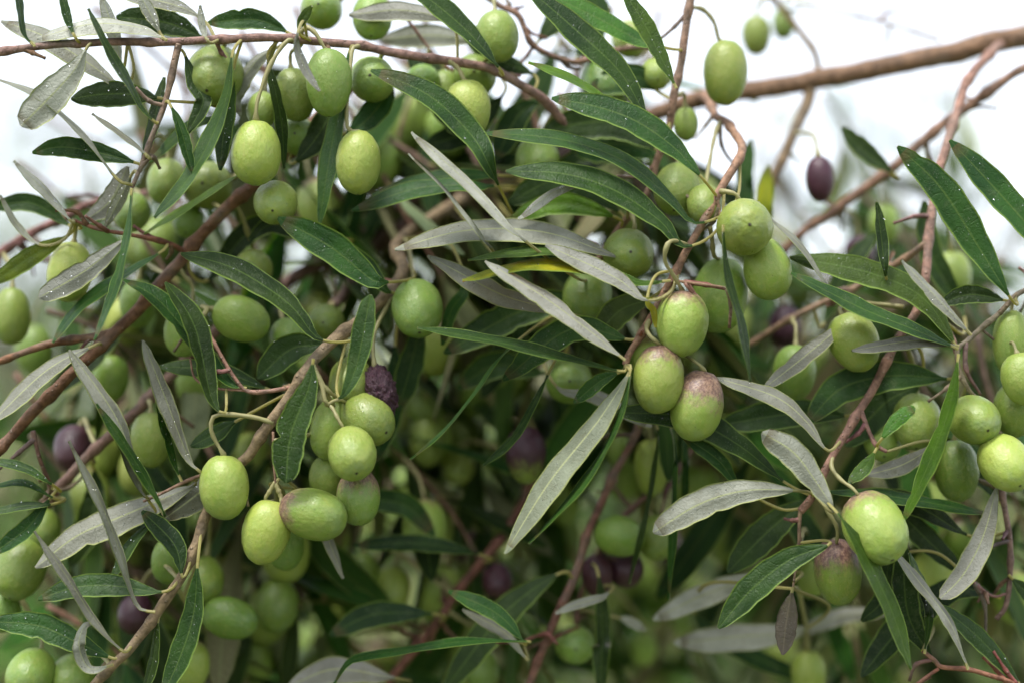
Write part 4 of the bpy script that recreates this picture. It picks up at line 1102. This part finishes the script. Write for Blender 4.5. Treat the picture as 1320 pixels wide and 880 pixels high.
ANCH = [(889, 470, 'the three blushed olives'), (960, 293, 'the round knobbly olive'), (290, 627, 'the hooked-stalk olive'), (455, 585, 'the bright front olive'),
        (490, 505, 'the shrivelled dark olive'), (1128, 680, 'the big lumpy olive'), (1290, 570, 'the olive cluster on the right edge'), (1101, 441, 'the olive above the silver leaf'),
        (330, 197, 'the mottled olive'), (462, 209, 'the long-stalked pale olive'), (424, 107, 'the dewy olive'), (935, 94, 'the lone hanging olive'), (538, 398, 'the large clean green olive'),
        (311, 411, 'the level-lying olive'), (90, 350, 'the torn silver leaf'), (678, 586, 'the dusky purple olive'), (735, 600, 'the long silver leaf'), (800, 715, 'the two dusky olives'),
        (741, 830, 'the dim branch foot'), (296, 796, 'the shaded level olive'), (100, 760, 'the lower left dark leaf'), (40, 868, 'the olives on the bottom left edge'),
        (1057, 231, 'the purple olive in the sky'), (1215, 250, 'the pinkish grey branch'), (1240, 700, 'the lower right silver leaf'), (1010, 800, 'the dead brown leaf'),
        (900, 660, 'the blunt silver leaf'), (570, 300, 'the knobbly blurred limb'), (195, 566, 'the upright silver leaves'), (760, 230, 'the arching dark leaves'), (500, 740, 'the pair under the cluster'),
        (600, 490, 'the edge-on green leaf'), (1100, 840, 'the bright narrow leaf'), (1300, 850, 'the bottom right corner'), (30, 500, 'the left red branch'), (600, 60, 'the top branch'), (1180, 90, 'the thick limb'), (60, 110, 'the top left silver leaves')]
USED = set()
def project(p):
    d = (p - CAM).dot(FWD)
    return 660 + (p - CAM).dot(RIGHT) / d * FPX, 440 - (p - CAM).dot(UP) / d * FPX
def place_words(p):
    x, y = project(p)
    c = sorted((math.hypot(x - a[0], y - a[1]), a) for a in ANCH)
    opts = []
    for d, a in c[:24]:
        dx, dy = x - a[0], a[1] - y
        if d < 22: w = 'straight behind'
        else: w = ('right of', 'above and right of', 'above', 'above and left of', 'left of', 'below and left of', 'below', 'below and right of')[int(((math.degrees(math.atan2(dy, dx)) + 382.5) % 360) // 45)]
        opts.append(w + ' ' + a[2])
    return opts
def own_label(head, p):
    for o in place_words(p):
        if head + ' ' + o not in USED:
            USED.add(head + ' ' + o)
            return head + ' ' + o
    return head + ' ' + place_words(p)[0]
def sprig(x, y, z, ang, depth_slope, length, label, group, dens=1.0, fruit=3, tint=1.0, olabel=None, dia=6.0):
    NS[0] += 1
    rnd = random.Random(NS[0] * 101)
    if label == 'blurred sprig' and 400 < x < 1050 and y > 280: z = max(11, z * 1.7)
    if label == 'blurred sprig' and x > 640 and y > 540: z = max(24, z * 1.5)
    p0 = P(x, y, z)
    a = math.radians(ang)
    d = (RIGHT * math.cos(a) + UP * math.sin(a) + FWD * depth_slope).normalized()
    pts = [p0]
    n = 7
    for i in range(n):
        d = (d + Vector((rnd.uniform(-.16, .16), rnd.uniform(-.16, .16), rnd.uniform(-.2, .06)))).normalized()
        pts.append(pts[-1] + d * length / n)
    cpts, tot = catmull(pts, 26)
    root = bpy.data.objects.new('olive_sprig', None)
    C.objects.link(root)
    root.empty_display_size = 0.02
    root.location = p0
    mid = cpts[13]
    thing(root, own_label(label, mid), 'branch', group)
    r0 = dia / 4400 / 2 * 1.6
    vs, fs = tube_data(cpts, [r0 * (1 - 0.65 * i / 26) for i in range(27)], 7, 0.2, NS[0])
    st = mesh_obj('stem', [v - p0 for v in vs], fs, [M_BARK])
    st.color = (*random.choice(((0.24, 0.13, 0.09), (0.28, 0.18, 0.14), (0.2, 0.14, 0.1))), 1)
    link(st, root)
    step = 0.016 / dens
    nn = int(tot / step)
    phase = rnd.random() * PI
    for k in range(1, nn + 1):
        i = min(25, int(26 * k / nn))
        c = cpts[i]
        T = (cpts[i + 1] - cpts[max(0, i - 1)]).normalized()
        X = T.orthogonal().normalized(); Y = T.cross(X)
        phi = phase + (k % 2) * PI / 2
        for sgn in (1, -1):
            if rnd.random() < 0.12: continue
            pd = (X * math.cos(phi) + Y * math.sin(phi)) * sgn
            dirn = (T * rnd.uniform(0.5, 1.0) + pd * rnd.uniform(0.6, 1.1) + Vector((0, 0, -rnd.uniform(0.0, 0.45)))).normalized()
            up = Vector((rnd.uniform(-.7, .7), rnd.uniform(-.9, .5), 1.0 if rnd.random() > 0.2 else -0.6))
            lf = bpy.data.objects.new('leaf', rnd.choice(LVAR))
            C.objects.link(lf)
            lf.parent = root
            lf.location = c - p0
            lf.rotation_mode = 'QUATERNION'
            lf.rotation_quaternion = basis(dirn, up)
            L = rnd.uniform(0.035, 0.062) * (0.8 if k == nn else 1)
            lf.scale = (L, L, L)
            tt = tint * rnd.choice((0.7, 0.9, 1.1, 1.5))
            lf.color = (tt * rnd.uniform(.9, 1.3), tt * 1.1, tt * rnd.uniform(.5, .8), 1)
    for _ in range(fruit):
        i = rnd.randrange(4, 22)
        c = cpts[i]
        off = Vector((rnd.uniform(-.014, .014), rnd.uniform(-.014, .014), -rnd.uniform(0.016, 0.028)))
        oc = c + off
        W = rnd.uniform(0.0068, 0.0082)
        A = (Vector((rnd.uniform(-.45, .45), rnd.uniform(-.45, .45), 1)) - off * 12).normalized()
        o = bpy.data.objects.new('olive', rnd.choice(OM['f']))
        C.objects.link(o)
        o.rotation_mode = 'QUATERNION'
        q = A.to_track_quat('Z', 'Y')
        o.rotation_quaternion = q
        o.location = oc
        o.scale = (W, W, W * 1.3)
        g = 1.2 if rnd.random() < 0.04 else 0.0
        o.color = (0.5 * (rnd.random() < 0.2), g, rnd.uniform(0.35, 1.0), 1)
        thing(o, own_label((olabel + ' purple olive') if g else (olabel + ' green olive'), oc), 'olive', 'blurred olives deeper in the tree')
        top = oc + A * W * 1.25
        sp, _t = catmull([top, top + A * 0.004 + (c - top) * 0.3, c], 5)
        vs, fs = tube_data(sp, [0.0007] * 6, 5)
        Mi = Matrix.LocRotScale(oc, q, Vector(o.scale)).inverted()
        link(mesh_obj('stalk', [Mi @ v for v in vs], fs, [M_STALK]), o)

R = random.Random(2024)
LAB1 = ('blurred sprig', 'blurred sprigs close behind')
LAB2 = ('very soft distant sprig', 'soft sprigs far inside the tree')
LAB3 = ('faint smudged sprig', 'faint sprigs against the sky')
# close behind: (x, y, z, direction)
for x, y, z, a, n in ((40, 300, 9, -60, 2), (120, 340, 12, -70, 3), (20, 480, 8, -40, 3), (150, 480, 10, -80, 4), (90, 620, 8, -60, 3),
                   (200, 620, 12, -90, 4), (10, 690, 9, -30, 3), (300, 560, 11, -100, 3), (380, 560, 13, -60, 4), (320, 700, 9, -80, 4),
                   (430, 640, 12, -90, 5), (520, 480, 11, -75, 5), (500, 620, 10, -100, 5), (600, 480, 10, -80, 4), (600, 640, 9, -60, 4),
                   (680, 560, 12, -90, 5), (700, 700, 12, -70, 4), (780, 500, 11, -60, 4), (860, 560, 12, -80, 4), (880, 700, 14, -40, 3),
                   (960, 520, 12, -90, 3), (1000, 640, 13, -60, 3), (1120, 500, 11, -110, 3), (1180, 620, 13, -70, 2), (1260, 700, 13, -100, 2),
                   (560, 230, 10, -20, 3), (640, 300, 12, -60, 3), (450, 260, 12, -120, 3), (520, 60, 11, -60, 3), (640, 150, 11, -30, 2),
                   (760, 60, 11, -80, 2), (230, 260, 11, -100, 3), (330, 300, 10, -90, 3), (860, 360, 12, -80, 3), (960, 380, 10, -60, 2),
                   (700, 380, 12, -80, 3), (1080, 320, 13, -120, 2), (1200, 380, 12, -150, 2)):
    sprig(x, y, z, a + R.uniform(-15, 15), R.uniform(-0.2, 0.5), R.uniform(0.09, 0.14), *LAB1, fruit=n, tint=1.1, olabel='blurred')
for x, y, z, a, n in ((180, 300, 6, -60, 1), (260, 240, 7, -30, 1), (420, 230, 6, -50, 2), (500, 180, 7, -30, 1), (560, 330, 6, -70, 2), (640, 220, 7, -60, 1),
                   (700, 320, 6, -60, 2), (300, 380, 7, -50, 2), (400, 470, 7, -60, 2), (560, 420, 6, -90, 2), (660, 440, 7, -70, 2), (780, 420, 6, -60, 1), (900, 440, 7, -60, 2),
                   (1000, 430, 7, -70, 2), (1080, 460, 6, -60, 1), (1160, 430, 7, -50, 2), (1260, 430, 7, -100, 1), (820, 230, 7, -50, 2), (900, 330, 8, -70, 2), (1000, 330, 9, -40, 2),
                   (1080, 380, 9, -50, 1), (1180, 300, 12, -70, 1), (330, 150, 7, -60, 1), (430, 120, 7, -50, 1), (600, 180, 7, -50, 1), (720, 120, 7, -70, 1), (800, 150, 8, -60, 1),
                   (60, 400, 6, -30, 1), (40, 560, 6, -50, 1), (240, 500, 7, -80, 1), (140, 700, 6, -50, 1), (60, 780, 6, -20, 1), (240, 780, 8, -60, 2), (400, 780, 9, -40, 2),
                   (560, 740, 9, -60, 3), (700, 800, 9, -50, 1), (840, 770, 10, -40, 2), (960, 800, 10, -20, 1), (1100, 740, 9, -60, 1), (1200, 640, 6, -60, 1), (1120, 600, 8, -70, 1)):
    sprig(x, y, z, a + R.uniform(-20, 20), R.uniform(-0.1, 0.4), R.uniform(0.08, 0.12), *LAB1, fruit=n, tint=1.1, olabel='blurred')
for x, y, z, a, n in ((560, -20, 8, -80, 1), (700, -10, 9, -60, 1), (650, 80, 8, -40, 1), (480, 40, 9, -60, 1), (380, 10, 9, -50, 1), (250, 20, 9, -60, 0), (120, 10, 10, -50, 0),
                   (790, 10, 9, -100, 1), (1000, 230, 16, -60, 0), (1110, 250, 15, -50, 0), (1230, 260, 18, -90, 0), (940, 250, 14, -70, 1), (1150, 300, 14, -50, 1),
                   (1290, 330, 15, -100, 0), (230, 90, 10, -60, 1), (180, 170, 11, -40, 1), (310, 40, 8, -80, 1), (420, 90, 10, -40, 1), (520, 110, 9, -50, 1), (600, 40, 12, -60, 1), (740, 30, 10, -60, 1), (850, 10, 14, -90, 0), (60, 150, 20, -30, 0), (20, 210, 12, -20, 0), (90, 250, 11, -30, 0), (1060, 120, 20, -60, 0)):
    sprig(x, y, z, a + R.uniform(-20, 20), R.uniform(-0.1, 0.3), R.uniform(0.07, 0.10), *LAB1, fruit=n, tint=1.0, olabel='blurred')
# further in
for k in range(100):
    z = R.uniform(30, 110)
    x = R.uniform(-60, 1380)
    lo = 270 if x < 330 else 120 if x < 900 else 300
    y = R.uniform(lo, 860)
    sprig(x, y, z, R.uniform(-150, -30), R.uniform(-0.4, 0.4), R.uniform(0.16, 0.28), *LAB2, fruit=1 if k % 2 else 0, dens=0.85, tint=1.7, olabel='faint', dia=9)
# smudges against the sky
for x, y, z, a in ((1180, 130, 60, -100), (1290, 20, 45, -120), (1080, 60, 75, -80), (990, 180, 55, -90), (1250, 260, 60, -100), (1310, 150, 50, -95), (1130, 200, 30, -60), (1230, 110, 38, -80), (1290, 220, 32, -110), (1060, 150, 40, -60), (1010, 80, 50, -100), (1170, 30, 60, -60), (1200, 250, 28, -120), (1100, 230, 25, -40), (920, 200, 30, -70), (1320, 300, 30, -120), (740, -10, 40, -80), (560, 20, 40, -100), (60, 270, 50, -20)):
    sprig(x, y, z, a, 0.1, 0.10, *LAB3, fruit=0, dens=0.7, tint=1.3, olabel='', dia=4)

# ------------------------------------------------------------------ trees of the grove and the ground
M_GRASS, t_, b_, o_ = new_mat('grass_ground')
oc_ = node(t_, 'ShaderNodeTexCoord').outputs['Object']
c_ = mix_c(t_, mrange(t_, noise_n(t_, oc_, 1.2, 5), 0.38, 0.62), (0.08, 0.13, 0.03), (0.19, 0.17, 0.085))
c_ = mix_c(t_, mrange(t_, noise_n(t_, oc_, 25, 5), 0.3, 0.7, 0, 0.6), c_, (0.05, 0.07, 0.02))
t_.links.new(c_, b_.inputs['Base Color'])
b_.inputs['Roughness'].default_value = 0.95
bump(t_, noise_n(t_, oc_, 60, 4), 1.0, 0.02, b_)
gv, gf = [], []
ng = 60
for j in range(ng + 1):
    for i in range(ng + 1):
        u, v = (i / ng * 2 - 1), (j / ng * 2 - 1)
        x, y = 600 * u ** 3, 600 * v ** 3
        gv.append((x, y, 0.06 * noise.noise(Vector((x * .7, y * .7, 0)))))
for j in range(ng):
    for i in range(ng):
        a = j * (ng + 1) + i
        gf.append((a, a + 1, a + ng + 2, a + ng + 1))
g = mesh_obj('ground', gv, gf, [M_GRASS])
g['kind'] = 'structure'
C.objects.link(g)

M_FOL, t_, b_, o_ = new_mat('far_foliage')
uv_ = node(t_, 'ShaderNodeUVMap', uv_map='UVMap')
s_ = node(t_, 'ShaderNodeSeparateXYZ')
t_.links.new(uv_.outputs[0], s_.inputs[0])
c_ = mix_c(t_, mrange(t_, s_.outputs[0], 0.0, 0.7), (0.08, 0.125, 0.030), (0.16, 0.215, 0.06))
c_ = mix_c(t_, mrange(t_, s_.outputs[0], 0.8, 0.85), c_, (0.17, 0.18, 0.14))
t_.links.new(c_, b_.inputs['Base Color'])
b_.inputs['Roughness'].default_value = 0.5
def olive_tree(bx, by, h, rad, n, label, seed, low=0.35):
    rnd = random.Random(seed)
    root = bpy.data.objects.new('olive_tree', None)
    C.objects.link(root)
    root.location = (bx, by, 0)
    thing(root, label, 'tree', 'olive trees of the grove behind')
    tp, _ = catmull([Vector((0, 0, -0.1)), Vector((.05, .04, h * .15)), Vector((-.04, .05, h * .3)), Vector((.06, 0, h * .42))], 12)
    vs, fs = tube_data(tp, [0.17 * (1 - .4 * i / 12) for i in range(13)], 12, 0.4)
    tr = mesh_obj('trunk', vs, fs, [M_BARK]); tr.color = (.16, .13, .10, 1); link(tr, root)
    tips = []
    for k in range(9):
        a = k * 2 * PI / 9 + rnd.uniform(-.2, .2)
        e = Vector((math.cos(a) * rad * rnd.uniform(.5, .8), math.sin(a) * rad * rnd.uniform(.5, .8), h * rnd.uniform(.6, .9)))
        s0 = tp[-1 - rnd.randrange(3)]
        lp, _ = catmull([s0, s0.lerp(e, .5) + Vector((0, 0, -.1 + rnd.random() * .3)), e], 8)
        vs, fs = tube_data(lp, [.06 * (1 - .75 * i / 8) for i in range(9)], 7, .3)
        o = mesh_obj('limb', vs, fs, [M_BARK]); o.color = (.16, .13, .10, 1); link(o, root)
        tips += lp[3:]
    vs, fs, uvs = [], [], []
    clumps = []
    for _ in range(150):
        a, zz, rr = rnd.random() * 2 * PI, rnd.random(), rnd.random() ** .5
        pr_ = math.sin(PI * (0.12 + 0.8 * zz)) ** .6
        clumps.append((Vector((math.cos(a) * rad * rr * pr_, math.sin(a) * rad * rr * pr_, h * (low + (1 - low) * zz))), rnd.uniform(.12, .32)))
    for _ in range(n):
        c, cr_ = rnd.choice(clumps)
        p = c + Vector((rnd.gauss(0, 1), rnd.gauss(0, 1), rnd.gauss(0, .9))) * cr_ * .6
        T = Vector((rnd.gauss(0, 1), rnd.gauss(0, 1), rnd.gauss(-.4, .8))).normalized()
        W = T.cross(Vector((rnd.gauss(0, 1), rnd.gauss(0, 1), rnd.gauss(0, 1)))).normalized()
        L, w = rnd.uniform(.04, .065), rnd.uniform(.006, .009)
        b0 = len(vs)
        N = W.cross(T) * .004
        vs += [p, p + T * L * .4 + W * w + N, p + T * L, p + T * L * .4 - W * w + N]
        fs += [(b0, b0 + 1, b0 + 2), (b0, b0 + 2, b0 + 3)]
        u = rnd.random()
        uvs += [(u, 0)] * 4
    cw = mesh_obj('crown', vs, fs, [M_FOL], None, uvs, smooth=False)
    cw['kind'] = 'stuff'
    link(cw, root)
for i, (bx, by, h, rad, n, lab) in enumerate((
        (-0.75, 2.7, 2.02, 1.2, 34000, 'soft dark olive tree of the grove behind the lower left'),
        (0.45, 3.6, 2.08, 1.3, 30000, 'soft olive tree of the grove behind the middle of the picture'),
        (2.1, 5.6, 2.15, 1.5, 16000, 'pale soft olive tree of the grove behind the right edge'),
        (-2.6, 7.5, 2.5, 1.7, 14000, 'distant soft olive tree of the grove beyond the left edge'),
        (0.4, 9.5, 2.6, 2.0, 14000, 'most distant soft olive tree of the grove beyond the middle'),
        (-1.5, -3.0, 3.4, 1.8, 16000, 'unseen olive tree added behind the photographer to soften front light, left side'),  # this tree and the next: out of view, added to cut frontal light
        (2.2, -3.4, 3.4, 1.8, 16000, 'unseen olive tree added behind the photographer to soften front light, right side'))):
    olive_tree(bx, by, h, rad, n, lab, 40 + i)
